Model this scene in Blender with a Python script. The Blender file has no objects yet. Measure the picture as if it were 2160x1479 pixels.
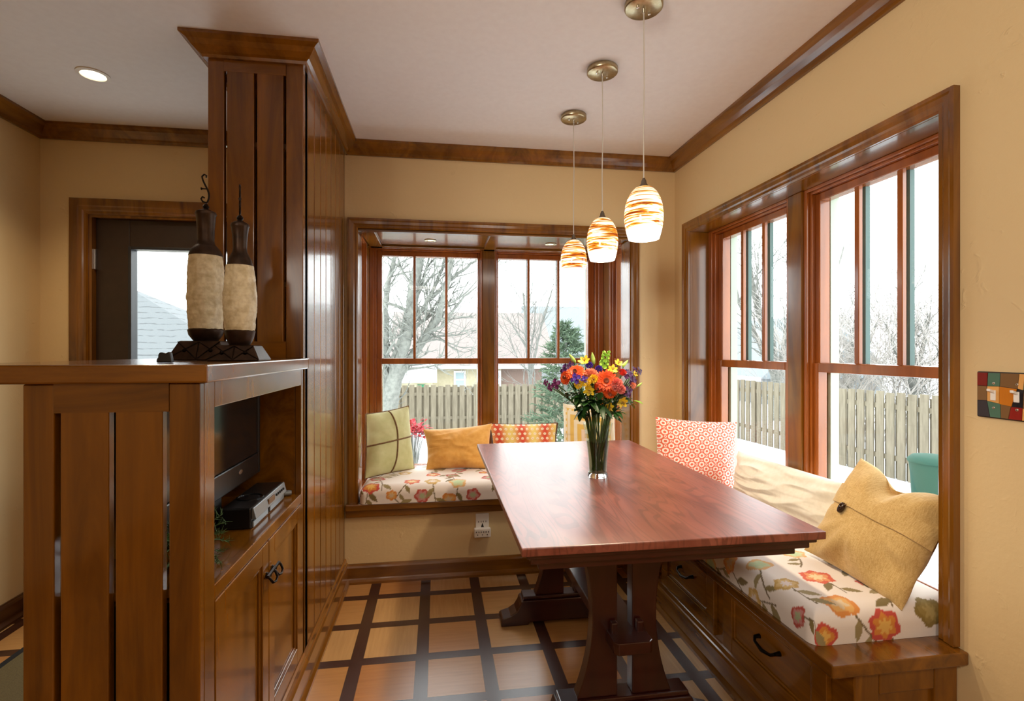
import bpy, bmesh, math, random
import numpy as np
from mathutils import Vector, Matrix, noise
R = math.radians
PI = math.pi
sc = bpy.context.scene
col = sc.collection

# ------------------------------------------------------------------ colour / materials
def lin(h):
    h = h.lstrip('#')
    o = []
    for i in (0, 2, 4):
        c = int(h[i:i+2], 16) / 255
        o.append(c / 12.92 if c <= .04045 else ((c + .055) / 1.055) ** 2.4)
    return (o[0], o[1], o[2], 1)

class NT:
    def __init__(s, name):
        s.m = bpy.data.materials.new(name); s.m.use_nodes = True
        s.t = s.m.node_tree; s.t.nodes.clear()
        s.out = s.n('ShaderNodeOutputMaterial')
    def n(s, typ, **kw):
        nd = s.t.nodes.new(typ)
        for k, v in kw.items(): setattr(nd, k, v)
        return nd
    def l(s, a, b): s.t.links.new(a, b)
    def val(s, sock, v):
        if hasattr(v, 'is_output'): s.l(v, sock)
        else: sock.default_value = v
    def math(s, op, a, b=0.0, c=None):
        nd = s.n('ShaderNodeMath', operation=op)
        s.val(nd.inputs[0], a); s.val(nd.inputs[1], b)
        if c is not None: s.val(nd.inputs[2], c)
        return nd.outputs[0]
    def coord(s, kind='Object'): return s.n('ShaderNodeTexCoord').outputs[kind]
    def mapping(s, vec, scale=(1, 1, 1), loc=(0, 0, 0)):
        nd = s.n('ShaderNodeMapping'); s.l(vec, nd.inputs[0])
        nd.inputs['Scale'].default_value = scale; nd.inputs['Location'].default_value = loc
        return nd.outputs[0]
    def noise(s, vec, scale, detail=4, rough=.55, dist=0):
        nd = s.n('ShaderNodeTexNoise'); s.l(vec, nd.inputs['Vector'])
        nd.inputs['Scale'].default_value = scale; nd.inputs['Detail'].default_value = detail
        nd.inputs['Roughness'].default_value = rough; nd.inputs['Distortion'].default_value = dist
        return nd.outputs['Fac']
    def ramp(s, fac, stops):
        nd = s.n('ShaderNodeValToRGB'); s.l(fac, nd.inputs[0])
        el = nd.color_ramp.elements
        while len(el) < len(stops): el.new(.5)
        for e, (p, c) in zip(el, stops): e.position = p; e.color = c
        return nd.outputs[0]
    def mix(s, fac, a, b, blend='MIX'):
        nd = s.n('ShaderNodeMix', data_type='RGBA', blend_type=blend)
        s.val(nd.inputs[0], fac); s.val(nd.inputs[6], a); s.val(nd.inputs[7], b)
        return nd.outputs[2]
    def bsdf(s, color, rough=.5, metal=0, bump=None, bstr=.2, bdist=.002, **kw):
        b = s.n('ShaderNodeBsdfPrincipled')
        s.val(b.inputs['Base Color'], color); s.val(b.inputs['Roughness'], rough); b.inputs['Metallic'].default_value = metal
        for k, v in kw.items(): s.val(b.inputs[k.replace('_', ' ')], v)
        if bump is not None:
            bn = s.n('ShaderNodeBump'); s.l(bump, bn.inputs['Height'])
            bn.inputs['Strength'].default_value = bstr; bn.inputs['Distance'].default_value = bdist
            s.l(bn.outputs[0], b.inputs['Normal'])
        return b
    def done(s, shader):
        s.l(shader.outputs[0] if hasattr(shader, 'outputs') else shader, s.out.inputs[0]); return s.m

def plain(name, h, rough=.5, metal=0, **kw):
    t = NT(name); return t.done(t.bsdf(lin(h), rough, metal, **kw))

def noisy(name, h1, h2, scale=8, rough=.6, metal=0, bstr=.1, stretch=(1, 1, 1), **kw):
    t = NT(name); v = t.mapping(t.coord(), stretch)
    f = t.noise(v, scale, 5)
    c = t.ramp(f, [(.3, lin(h1)), (.7, lin(h2))])
    return t.done(t.bsdf(c, rough, metal, bump=f, bstr=bstr, **kw))

_w = {}
FAM = {'alder': ('#553004', '#a0640f', .24), 'sash': ('#844210', '#ba6826', .26), 'cherry': ('#6c2a1d', '#ac6350', .36), 'shadedcherry': ('#280a07', '#45150e', .3),
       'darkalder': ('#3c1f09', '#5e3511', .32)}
def wood(fam, ax):
    k = (fam, ax)
    if k in _w: return _w[k]
    d, l_, ro = FAM[fam]
    t = NT(f'{fam}_wood_grain_{ax}')
    sc_ = [7, 7, 7]; sc_['xyz'.index(ax)] = .9
    v = t.mapping(t.coord(), sc_)
    n1 = t.noise(v, 1.5, 6, .6, 1.0)
    sf = [60, 60, 60]; sf['xyz'.index(ax)] = 2.5
    n2 = t.noise(t.mapping(t.coord(), sf), 1.6, 3, .6)
    wv = t.n('ShaderNodeTexNoise'); t.l(t.mapping(t.coord(), (1, 1, 1)), wv.inputs['Vector']); wv.inputs['Scale'].default_value = 5
    c1 = t.ramp(n1, [(.28, lin(d)), (.5, tuple((a + b) / 2 for a, b in zip(lin(d), lin(l_)))), (.74, lin(l_))])
    c = t.mix(t.math('MULTIPLY', n2, .55), c1, t.mix(.45, c1, lin('#1d0d04')))
    c = t.mix(t.math('MULTIPLY', wv.outputs['Fac'], .35), c, t.mix(.5, c, lin(d)))
    if fam == 'cherry':
        rn = t.noise(t.mapping(co_ := t.coord(), (6.5, .75, 1)), 1.6, 2, .5, .35)
        rr = t.math('PINGPONG', t.math('MULTIPLY', rn, 34), 1)
        line = t.math('LESS_THAN', rr, .3)
        c = t.mix(t.math('MULTIPLY', t.math('MULTIPLY', line, .75), t.noise(t.mapping(co_, (2, 2, 2)), 1.5, 2)), c, lin('#3d130c'))
    _w[k] = t.done(t.bsdf(c, ro, 0, Coat_Weight=.45 if fam == 'cherry' else .6, Coat_Roughness=.3 if fam == 'cherry' else .1, Specular_IOR_Level=.7 if fam == 'cherry' else .5))
    return _w[k]

def wall_mat(name, h):
    t = NT(name); co = t.coord()
    n = t.noise(t.mapping(co, (1, 1, 1)), 9, 3, .5, 2.2)
    ridge = t.math('PINGPONG', t.math('MULTIPLY', n, 4), 1)
    ridge = t.math('POWER', ridge, 6)
    n2 = t.noise(co, 60, 3)
    h_ = t.math('ADD', t.math('MULTIPLY', ridge, .5), t.math('MULTIPLY', n2, .25))
    c = t.mix(t.math('MULTIPLY', t.noise(co, 3, 3), .18), lin(h), lin('#cfac70'))
    return t.done(t.bsdf(c, .55, 0, bump=h_, bstr=.5, bdist=.005))
M = {}
M['wall'] = wall_mat('tan_gold_wall_paint', '#dfc595')
M['ceil'] = noisy('ceiling_paint', '#e8e2df', '#ece7e4', 40, .8, bstr=.08)
M['nickel'] = noisy('brushed_nickel', '#a99a78', '#c2b596', 90, .3, 1, .03)
M['steel'] = plain('bright_steel', '#d8d8d4', .25, 1)
M['bronze'] = noisy('dark_bronze', '#2a1d14', '#453224', 40, .4, .7, .15)
M['iron'] = noisy('oil_rubbed_bronze', '#17120e', '#2a211a', 60, .35, .9, .05)
M['blackplastic'] = plain('black_plastic', '#141416', .3)
M['screen'] = plain('dark_glossy_screen', '#15161a', .12)
M['silver'] = plain('silver_plastic', '#868d92', .35, .5)
M['whiteplastic'] = plain('white_plastic', '#efece6', .35)
M['slot'] = plain('dark_socket_slot', '#181818', .6)
M['door'] = noisy('dark_brown_door_paint', '#2d1f16', '#35251b', 20, .4, bstr=.02)
M['caulk'] = plain('white_caulk', '#d8d2c6', .6)
M['cord'] = plain('pale_lamp_cord', '#c9c2b6', .4)
M['soil'] = noisy('soil', '#2a1e14', '#4a3624', 60, .9)
M['teal'] = plain('teal_grey_exterior_frame', '#4d6a66', .5)
M['tealpale'] = plain('pale_green_jamb', '#a9b5a4', .5)

def glass_mat(name, tint, ior=1.45):
    t = NT(name)
    tr = t.n('ShaderNodeBsdfTransparent'); tr.inputs[0].default_value = tint
    gl = t.n('ShaderNodeBsdfGlossy'); gl.inputs['Roughness'].default_value = .02
    fr = t.n('ShaderNodeFresnel'); fr.inputs[0].default_value = ior
    mx = t.n('ShaderNodeMixShader'); 
    ge = t.n('ShaderNodeNewGeometry')
    t.l(t.math('MULTIPLY', fr.outputs[0], t.math('SUBTRACT', 1.0, ge.outputs['Backfacing'])), mx.inputs[0]); t.l(tr.outputs[0], mx.inputs[1]); t.l(gl.outputs[0], mx.inputs[2])
    return t.done(mx)
M['pane'] = glass_mat('window_glass', (.97, .985, .98, 1), 1.35)
M['vase'] = glass_mat('clear_vase_glass', (.9, .95, .92, 1), 1.5)
M['water'] = glass_mat('vase_water', (.62, .68, .55, 1), 1.2)
def solidglass():
    t = NT('thick_glass_foot'); b = t.bsdf((.92, .98, .95, 1), .03, 0, Transmission_Weight=1.0, IOR=1.45); return t.done(b)
M['glassfoot'] = solidglass()

def emis(name, h, st):
    t = NT(name); e = t.n('ShaderNodeEmission'); e.inputs[0].default_value = lin(h); e.inputs[1].default_value = st; return t.done(e)
M['lamp'] = emis('glowing_lamp_lens', '#ffe9c0', 9)

def shade_mat():
    t = NT('amber_swirl_lamp_glass'); co = t.coord()
    sep = t.n('ShaderNodeSeparateXYZ'); t.l(co, sep.inputs[0])
    oi = t.n('ShaderNodeObjectInfo')
    ad_ = t.n('ShaderNodeVectorMath', operation='ADD'); t.l(t.mapping(co, (6, 6, 84)), ad_.inputs[0])
    cx = t.n('ShaderNodeCombineXYZ'); t.l(t.math('MULTIPLY', oi.outputs['Random'], 40), cx.inputs[0]); t.l(t.math('MULTIPLY', oi.outputs['Random'], 23), cx.inputs[2]); t.l(cx.outputs[0], ad_.inputs[1])
    f = t.noise(ad_.outputs[0], 1.5, 3, .6, .6)
    c = t.ramp(f, [(.0, lin('#4a1503')), (.39, lin('#8e3006')), (.45, lin('#e07a10')), (.495, lin('#ffbe46')), (.54, lin('#fff0d8')), (1, lin('#fffdf8'))])
    bot = t.n('ShaderNodeMapRange'); t.l(sep.outputs[2], bot.inputs[0])
    bot.inputs[1].default_value = .026; bot.inputs[2].default_value = .034; bot.inputs[3].default_value = 1; bot.inputs[4].default_value = 0
    c = t.mix(bot.outputs[0], c, lin('#fff6e4'))
    st = t.n('ShaderNodeMapRange'); t.l(sep.outputs[2], st.inputs[0])
    st.inputs[1].default_value = 0; st.inputs[2].default_value = .17; st.inputs[3].default_value = 2.0; st.inputs[4].default_value = 1.1
    e = t.n('ShaderNodeEmission'); t.l(c, e.inputs[0]); t.l(st.outputs[0], e.inputs[1])
    gl = t.bsdf((.02, .015, .01, 1), .15)
    ad = t.n('ShaderNodeAddShader'); t.l(e.outputs[0], ad.inputs[0]); t.l(gl.outputs[0], ad.inputs[1])
    return t.done(ad)
M['shade'] = shade_mat()

def floor_mat():
    t = NT('parquet_squares_with_walnut_strips'); co = t.coord()
    sep = t.n('ShaderNodeSeparateXYZ'); t.l(co, sep.inputs[0])
    PX, PY = .2545, .268
    u = t.math('DIVIDE', t.math('SUBTRACT', sep.outputs[0], -.3125 - PX / 2), PX)
    v = t.math('DIVIDE', t.math('SUBTRACT', sep.outputs[1], 2.337 - PY / 2), PY)
    fu = t.math('ABSOLUTE', t.math('SUBTRACT', t.math('FRACT', u), .5))
    fv = t.math('ABSOLUTE', t.math('SUBTRACT', t.math('FRACT', v), .5))
    su = t.math('LESS_THAN', fu, .024 / PX); sv = t.math('LESS_THAN', fv, .0225 / PY)
    cell = t.n('ShaderNodeCombineXYZ')
    t.l(t.math('FLOOR', t.math('ADD', u, .5)), cell.inputs[0]); t.l(t.math('FLOOR', t.math('ADD', v, .5)), cell.inputs[1])
    wn = t.n('ShaderNodeTexWhiteNoise', noise_dimensions='3D'); t.l(cell.outputs[0], wn.inputs['Vector'])
    rnd = wn.outputs['Value']
    gx = t.noise(t.mapping(co, (3, 45, 1)), 1.6, 4, .6, .3); gy = t.noise(t.mapping(co, (45, 3, 1)), 1.6, 4, .6, .3)
    pick = t.math('GREATER_THAN', rnd, .5)
    gm = t.n('ShaderNodeMix', data_type='FLOAT'); t.l(pick, gm.inputs[0]); t.l(gx, gm.inputs[2]); t.l(gy, gm.inputs[3])
    g = gm.outputs[0]
    base = t.ramp(rnd, [(0, lin('#c08044')), (.35, lin('#d29c5c')), (.7, lin('#deb276')), (1, lin('#c48f50'))])
    sq = t.mix(t.math('MULTIPLY', g, .5), base, lin('#7d4a20'))
    st = t.mix(t.noise(t.mapping(co, (20, 20, 1)), 2, 5), lin('#3a2016'), lin('#4d2b1e'))
    anys = t.math('MAXIMUM', su, sv)
    e = t.math('MAXIMUM', t.math('MULTIPLY', t.math('LESS_THAN', t.math('ABSOLUTE', t.math('SUBTRACT', fu, .024 / PX)), .005), 1), t.math('LESS_THAN', t.math('ABSOLUTE', t.math('SUBTRACT', fv, .0225 / PY)), .005))
    c = t.mix(anys, sq, st)
    c = t.mix(t.math('MULTIPLY', e, .6), c, lin('#1d0f08'))
    return t.done(t.bsdf(c, .27, 0, bump=g, bstr=.03, bdist=.001, Coat_Weight=.3, Coat_Roughness=.25))
M['floor'] = floor_mat()

def vcol_mat(name, rough=.8, weave=900, bstr=.15, sheen=.2):
    t = NT(name); a = t.n('ShaderNodeVertexColor', layer_name='Col')
    n = t.noise(t.coord(), weave, 2)
    c = t.mix(t.math('MULTIPLY', n, .25), a.outputs[0], t.mix(.5, a.outputs[0], lin('#6b6258')))
    return t.done(t.bsdf(c, rough, 0, bump=n, bstr=bstr, bdist=.001, Sheen_Weight=sheen))
M['print'] = vcol_mat('printed_cotton')
def burlap():
    t = NT('mustard_burlap'); co = t.coord()
    a = t.noise(t.mapping(co, (40, 500, 60)), 1, 3); b = t.noise(t.mapping(co, (500, 40, 500)), 1, 3)
    f = t.math('ADD', t.math('MULTIPLY', a, .5), t.math('MULTIPLY', b, .5))
    c = t.ramp(f, [(.3, lin('#b08a48')), (.7, lin('#dcbd80'))])
    return t.done(t.bsdf(c, .9, 0, bump=f, bstr=.4, bdist=.001, Sheen_Weight=.2))
M['burlap'] = burlap()
M['mustard'] = noisy('mustard_velvet', '#d99a3e', '#e8b05a', 30, .8, bstr=.05, Sheen_Weight=.4)
M['sage'] = noisy('sage_green_suede', '#bdbd82', '#d3d2a0', 14, .85, bstr=.08, Sheen_Weight=.3)
M['braid'] = noisy('brown_braid_cord', '#5d4226', '#8a6a42', 200, .8, bstr=.3)
M['ivory'] = noisy('ivory_cotton', '#ddd6c6', '#e8e2d4', 60, .85, bstr=.05, Sheen_Weight=.2)
M['parch'] = noisy('crackled_cream_shell', '#bba97e', '#ebdfbc', 45, .45, bstr=.6)
M['snow'] = noisy('snow', '#c9ced2', '#d8dce0', 3, .8, bstr=.2)
M['fence'] = noisy('weathered_cedar', '#655d4c', '#7e7563', 3, .8, bstr=.1, stretch=(8, 8, 1))
M['bark'] = noisy('grey_bark', '#646762', '#858881', 18, .9, bstr=.5)
M['twig'] = noisy('pale_twig_bark', '#666762', '#80817b', 10, .9)
M['siding'] = noisy('yellow_siding', '#b5ab8c', '#c4ba9e', 6, .7)
M['brick'] = noisy('pale_brick', '#7d675c', '#8d786d', 30, .8)
M['roof'] = noisy('frosted_roof_shingle', '#776d6a', '#877d79', 25, .85)
M['greyroof'] = noisy('grey_roof_shingle', '#6d767a', '#7e868a', 25, .85)
M['snowroof'] = None
M['fir'] = noisy('fir_needles', '#3e523f', '#65795f', 20, .8)
M['leaf'] = noisy('dark_green_leaf', '#173313', '#2f5a22', 30, .4)
M['leaflight'] = noisy('fresh_green_leaf', '#5f8f26', '#93bd3f', 30, .45)
M['stem'] = noisy('flower_stem', '#1f3a17', '#3c6128', 40, .45)
M['bin'] = plain('green_plastic_bin', '#123f31', .8)
M['rug'] = noisy('olive_woven_rug', '#57492a', '#6e5f38', 300, .95, bstr=.4)
M['rugedge'] = plain('black_rug_binding', '#12100e', .9)
M['redleaf'] = noisy('red_shrub_leaf', '#a8323a', '#c9555a', 20, .7)

def shingle_snow():
    t = NT('snow_dusted_shingles'); co = t.coord()
    sep = t.n('ShaderNodeSeparateXYZ'); t.l(co, sep.inputs[0])
    z = t.math('ADD', sep.outputs[2], t.math('MULTIPLY', t.noise(co, 4, 3), .06))
    f = t.math('FRACT', t.math('MULTIPLY', z, 9))
    line = t.math('LESS_THAN', f, .16)
    brk = t.math('GREATER_THAN', t.noise(t.mapping(co, (3, 3, 20)), 2, 3), .48)
    c = t.mix(t.math('MULTIPLY', line, brk), lin('#5f6466'), lin('#45494b'))
    return t.done(t.bsdf(c, .85))
M['snowroof'] = shingle_snow()

# ------------------------------------------------------------------ geometry helpers
class G:
    def __init__(s): s.v = []; s.f = []; s.mi = []; s.m = 0
    def add(s, vs, fs):
        b = len(s.v); s.v.extend([tuple(p) for p in vs]); s.f.extend([tuple(b + i for i in f) for f in fs]); s.mi.extend([s.m] * len(fs)); return s
    def box(s, x0, x1, y0, y1, z0, z1):
        x0, x1 = sorted((x0, x1)); y0, y1 = sorted((y0, y1)); z0, z1 = sorted((z0, z1))
        v = [(x0, y0, z0), (x1, y0, z0), (x1, y1, z0), (x0, y1, z0), (x0, y0, z1), (x1, y0, z1), (x1, y1, z1), (x0, y1, z1)]
        return s.add(v, [(3, 2, 1, 0), (4, 5, 6, 7), (0, 1, 5, 4), (1, 2, 6, 5), (2, 3, 7, 6), (3, 0, 4, 7)])
    def prism(s, poly, ax, a, b):
        # poly: list of 2D points in the plane of the other two axes (in xyz order)
        n = len(poly); vs = []
        for t in (a, b):
            for p, q in poly:
                vs.append({'x': (t, p, q), 'y': (p, t, q), 'z': (p, q, t)}[ax])
        fs = [tuple(range(n))[::-1], tuple(range(n, 2 * n))] + [(i, (i + 1) % n, n + (i + 1) % n, n + i) for i in range(n)]
        return s.add(vs, fs)
    def lathe(s, prof, c=(0, 0, 0), seg=32, cap=True, sq=None):
        vs = []; fs = []
        for r, z in prof:
            for k in range(seg):
                a = 2 * PI * k / seg
                vs.append((c[0] + r * math.cos(a), c[1] + r * math.sin(a), c[2] + z))
        for i in range(len(prof) - 1):
            for k in range(seg):
                k2 = (k + 1) % seg
                fs.append((i * seg + k, i * seg + k2, (i + 1) * seg + k2, (i + 1) * seg + k))
        if cap:
            fs.append(tuple(range(seg))[::-1]); n = (len(prof) - 1) * seg; fs.append(tuple(range(n, n + seg)))
        return s.add(vs, fs)
    def tube(s, pts, r, seg=8):
        pts = [Vector(p) for p in pts]; n = len(pts)
        rs = r if isinstance(r, (list, tuple)) else [r] * n
        vs = []; fs = []; u = None
        for i, p in enumerate(pts):
            d = (pts[min(i + 1, n - 1)] - pts[max(i - 1, 0)])
            d = d.normalized() if d.length > 1e-9 else Vector((0, 0, 1))
            if u is None:
                u = d.orthogonal().normalized()
            else:
                u = (u - d * u.dot(d)); u = u.normalized() if u.length > 1e-6 else d.orthogonal().normalized()
            w = d.cross(u)
            for k in range(seg):
                a = 2 * PI * k / seg; q = p + (u * math.cos(a) + w * math.sin(a)) * rs[i]; vs.append(tuple(q))
        for i in range(n - 1):
            for k in range(seg):
                k2 = (k + 1) % seg; fs.append((i * seg + k, i * seg + k2, (i + 1) * seg + k2, (i + 1) * seg + k))
        fs.append(tuple(range(seg))[::-1]); fs.append(tuple(range((n - 1) * seg, n * seg)))
        return s.add(vs, fs)
    def sweep(s, prof, path, side=1, closed=False):
        # prof: closed list of (offset from path towards `side`, z); path in xy, mitred
        n = len(path); m = len(prof); vs = []; fs = []
        P = [Vector(p) for p in path]
        def nrm(a, b):
            d = (b - a).normalized(); return Vector((-d.y, d.x)) * side
        for i in range(n):
            ns = []
            if i > 0 or closed: ns.append(nrm(P[i - 1], P[i]))
            if i < n - 1 or closed: ns.append(nrm(P[i], P[(i + 1) % n]))
            if len(ns) == 2:
                b = (ns[0] + ns[1]); b = b / max(1e-6, (1 + ns[0].dot(ns[1])))
            else: b = ns[0]
            for o, z in prof: q = P[i] + b * o; vs.append((q.x, q.y, z))
        for i in range(n if closed else n - 1):
            j = (i + 1) % n
            for k in range(m):
                k2 = (k + 1) % m; fs.append((i * m + k, i * m + k2, j * m + k2, j * m + k))
        if not closed: fs.append(tuple(range(m))); fs.append(tuple(range((n - 1) * m, n * m))[::-1])
        return s.add(vs, fs)
    def frame(s, ax, at0, at1, u0, u1, v0, v1, wl, wr=None, wb=None, wt=None):
        # rectangular frame of four bars in the plane normal to ax
        wr = wl if wr is None else wr; wb = wl if wb is None else wb; wt = wl if wt is None else wt
        def bx(a, b, c, d):
            if ax == 'x': s.box(at0, at1, a, b, c, d)
            else: s.box(a, b, at0, at1, c, d)
        bx(u0, u0 + wl, v0, v1); bx(u1 - wr, u1, v0, v1); bx(u0 + wl, u1 - wr, v0, v0 + wb); bx(u0 + wl, u1 - wr, v1 - wt, v1)
        return s

WL = {}
def mk(name, g, mat, parent=None, bev=0, smooth=False, sub=0, kind=None, label=None, loc=None):
    off = Vector(WL[parent]) if parent is not None else Vector(loc or (0, 0, 0))
    me = bpy.data.meshes.new(name)
    me.from_pydata([tuple(Vector(p) - off) for p in g.v], [], g.f)
    for m in (mat if isinstance(mat, (list, tuple)) else [mat]): me.materials.append(m)
    if isinstance(mat, (list, tuple)): me.polygons.foreach_set('material_index', g.mi)
    bm = bmesh.new(); bm.from_mesh(me); bmesh.ops.recalc_face_normals(bm, faces=bm.faces); bm.to_mesh(me); bm.free()
    if smooth: me.polygons.foreach_set('use_smooth', [True] * len(me.polygons))
    me.update()
    o = bpy.data.objects.new(name, me); col.objects.link(o)
    if parent is not None: o.parent = parent
    else: o.location = off
    WL[o] = tuple(off)
    if bev:
        b = o.modifiers.new('edge', 'BEVEL'); b.width = bev; b.segments = 2; b.limit_method = 'ANGLE'; b.angle_limit = R(40)
    if sub:
        m_ = o.modifiers.new('soft', 'SUBSURF'); m_.levels = sub; m_.render_levels = sub
    if smooth:
        try: me.set_sharp_from_angle(angle=R(45))
        except Exception: pass
    if kind: o['kind'] = kind
    if label: o['label'] = label
    return o
def thing(name, label, cat, loc, group=None, kind=None):
    o = bpy.data.objects.new(name, None); col.objects.link(o); o.location = loc; o.empty_display_size = .05
    WL[o] = tuple(loc)
    if label: o['label'] = label
    if cat: o['category'] = cat
    if group: o['group'] = group
    if kind: o['kind'] = kind
    return o
def tag(o, label, cat, group=None):
    o['label'] = label; o['category'] = cat
    if group: o['group'] = group
    return o
def struct_root(name, loc): return thing(name, None, None, loc, kind='structure')

# ------------------------------------------------------------------ camera
F, YAW, H = 1080.0, .1455, 1.22
cam = bpy.data.cameras.new('camera'); cam.sensor_width = 36; cam.lens = 18; cam.clip_start = .05; cam.clip_end = 200
co = bpy.data.objects.new('camera', cam); col.objects.link(co)
co.location = (0, 0, H); co.rotation_euler = (R(90), 0, -YAW); sc.camera = co
_c, _s = math.cos(YAW), math.sin(YAW)
def ray(u, v):
    r = (u - 1080) / F; w = -(v - 739.5) / F
    return Vector((r * _c + _s, -r * _s + _c, w))
def aty(u, v, Y): d = ray(u, v); return Vector((0, 0, H)) + d * (Y / d.y)
def atx(u, v, X): d = ray(u, v); return Vector((0, 0, H)) + d * (X / d.x)
def atz(u, v, Z): d = ray(u, v); return Vector((0, 0, H)) + d * ((Z - H) / d.z)

# ------------------------------------------------------------------ the room
XL, XR, YB, YF, ZC = -1.898, 1.354, 2.78, -3.0, 2.307
WB0, WB1, WBZ0, WBZ1 = -.41, 1.08, .385, 1.862           # bay opening in the back wall
WR0, WR1, WRZ0, WRZ1 = 1.207, 2.603, .41, 1.862          # bay opening in the right wall
DX0, DX1, DZ = -1.685, -.86, 1.885                       # door opening
T = .14
mk('floor', G().box(XL - .1, XR + .1, YF - .1, YB + .1, -.05, 0), M['floor'], kind='structure')
mk('ceiling', G().box(XL - .1, XR + .1, YF - .1, YB + .1, ZC, ZC + .05), M['ceil'], kind='structure')
g = G()
e = .007
g.box(XL - .1, DX0, YB, YB + T, 0, ZC); g.box(DX0, DX1, YB, YB + T, DZ, ZC); g.box(DX1, WB0 - e, YB, YB + T, 0, ZC)
g.box(WB0 - e, WB1 + e, YB, YB + T, 0, WBZ0); g.box(WB0 - e, WB1 + e, YB, YB + T, WBZ1 + e, ZC); g.box(WB1 + e, XR + .1, YB, YB + T, 0, ZC)
mk('wall_back', g, M['wall'], kind='structure')
g = G()
g.box(XR, XR + .1, YF, WR0 - e, 0, ZC); g.box(XR, XR + .1, WR0 - e, WR1 + e, 0, WRZ0); g.box(XR, XR + .1, WR0 - e, WR1 + e, WRZ1 + e, ZC); g.box(XR, XR + .1, WR1 + e, YB, 0, ZC)
mk('wall_right', g, M['wall'], kind='structure')
mk('wall_left', G().box(XL - .1, XL, YF, YB, 0, ZC), M['wall'], kind='structure')
g = G().box(XL - .1, XR + .1, YF - .1, YF, 0, ZC)
mk('wall_front', g, M['wall'], kind='structure')

# crown and base mouldings
HC, PC = .0635, .0675
CROWN = [(0, ZC), (0, ZC - HC), (.012, ZC - HC), (.016, ZC - HC + .009), (.026, ZC - HC + .014), (.04, ZC - .034), (.05, ZC - .02), (PC - .006, ZC - .014), (PC, ZC - .011), (PC, ZC)]
BASE = [(0, 0), (.026, 0), (.026, .012), (.018, .022), (.015, .028), (.015, .082), (.011, .09), (.008, .094), (.006, .1), (0, .1)]
def crown(name, path, side): return mk(name, G().sweep(CROWN, path, side), wood('alder', 'x' if abs(path[0][0] - path[-1][0]) > abs(path[0][1] - path[-1][1]) else 'y'), kind='structure')
crown('trim_1', [(XL, YF), (XL, YB), (-.8, YB)], -1)
crown('trim_2', [(-.47, YB), (XR, YB), (XR, YF)], -1)
mk('baseboard_back', G().sweep(BASE, [(-.476, YB), (1.05, YB)], -1), wood('alder', 'x'), kind='structure')
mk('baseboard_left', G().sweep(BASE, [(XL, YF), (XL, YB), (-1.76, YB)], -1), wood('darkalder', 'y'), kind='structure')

# casings: mitred picture-frame mouldings round the openings
def casing(name, ax, at, sgn, u0, u1, z0, z1, w=.052, t=.02, mat=None):
    g = G(); prof = [(0, 0), (0, .008), (.006, .014), (.016, .013), (.022, .017), (.036, .018), (.042, t), (w, t), (w, 0)]
    path = [(u0, z0), (u0, z1), (u1, z1), (u1, z0)]; corners = []
    # offsets outward from the opening: left leg, top-left mitre, top-right mitre, right leg
    dirs = [(-1, 0), (-1, 1), (1, 1), (1, 0)]
    vs = []
    for (u, z), (du, dz) in zip(path, dirs):
        for o, h in prof:
            uu, zz = u + du * o, z + dz * o; d = at - sgn * h
            vs.append((d, uu, zz) if ax == 'x' else (uu, d, zz))
    m = len(prof); fs = []
    for i in range(3):
        for k in range(m): k2 = (k + 1) % m; fs.append((i * m + k, i * m + k2, (i + 1) * m + k2, (i + 1) * m + k))
    fs.append(tuple(range(m))); fs.append(tuple(range(3 * m, 4 * m))[::-1])
    g.add(vs, fs)
    return mk(name, g, mat or wood('alder', 'z'), kind='structure')
casing('trim_3', 'y', YB, 1, WB0, WB1, .421, WBZ1)
casing('trim_4', 'x', XR, 1, WR0, WR1, .445, WRZ1)
casing('trim_5', 'y', YB, 1, DX0, DX1, 0, DZ, .076)

# bay lining at the back: side jambs, soffit with battens; each a trim of its own
BY = 3.235                                                # room face of the back windows
g = G(); g.box(WB0 - .04, WB0, YB + .002, 2.90, .4, WBZ1); g.box(WB0 - .04, WB0, 3.12, BY + .09, .4, WBZ1)
mk('trim_6', g, wood('alder', 'z'), kind='structure', bev=.002)
g = G(); g.box(WB1, WB1 + .04, YB + .002, 2.90, .4, WBZ1); g.box(WB1, WB1 + .04, 3.12, BY + .09, .4, WBZ1)
mk('trim_7', g, wood('alder', 'z'), kind='structure', bev=.002)
g = G(); g.box(WB0 - .04, WB1 + .04, YB + .002, BY + .1, WBZ1, WBZ1 + .04)
for x in (WB0 + .045, .325, WB1 - .045): g.box(x - .036, x + .036, YB + .03, BY, WBZ1 - .012, WBZ1)
g.box(WB0, WB1, BY - .05, BY, WBZ1 - .012, WBZ1); g.box(WB0, WB1, YB + .002, YB + .03, WBZ1 - .012, WBZ1)
mk('trim_8', g, wood('alder', 'x'), kind='structure', bev=.003)
RX = 1.462                                                # room face of the right windows
g = G(); g.box(XR + .002, RX + .1, WR1, WR1 + .04, .41, WRZ1)
mk('trim_9', g, wood('alder', 'z'), kind='structure', bev=.002)
g = G(); g.box(XR + .002, RX + .1, WR0 - .04, WR0, .41, WRZ1)
mk('trim_10', g, wood('alder', 'z'), kind='structure', bev=.002)
g = G(); g.box(XR + .002, RX + .1, WR0 - .04, WR1 + .04, WRZ1, WRZ1 + .04)
mk('trim_11', g, wood('alder', 'y'), kind='structure', bev=.002)

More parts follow.
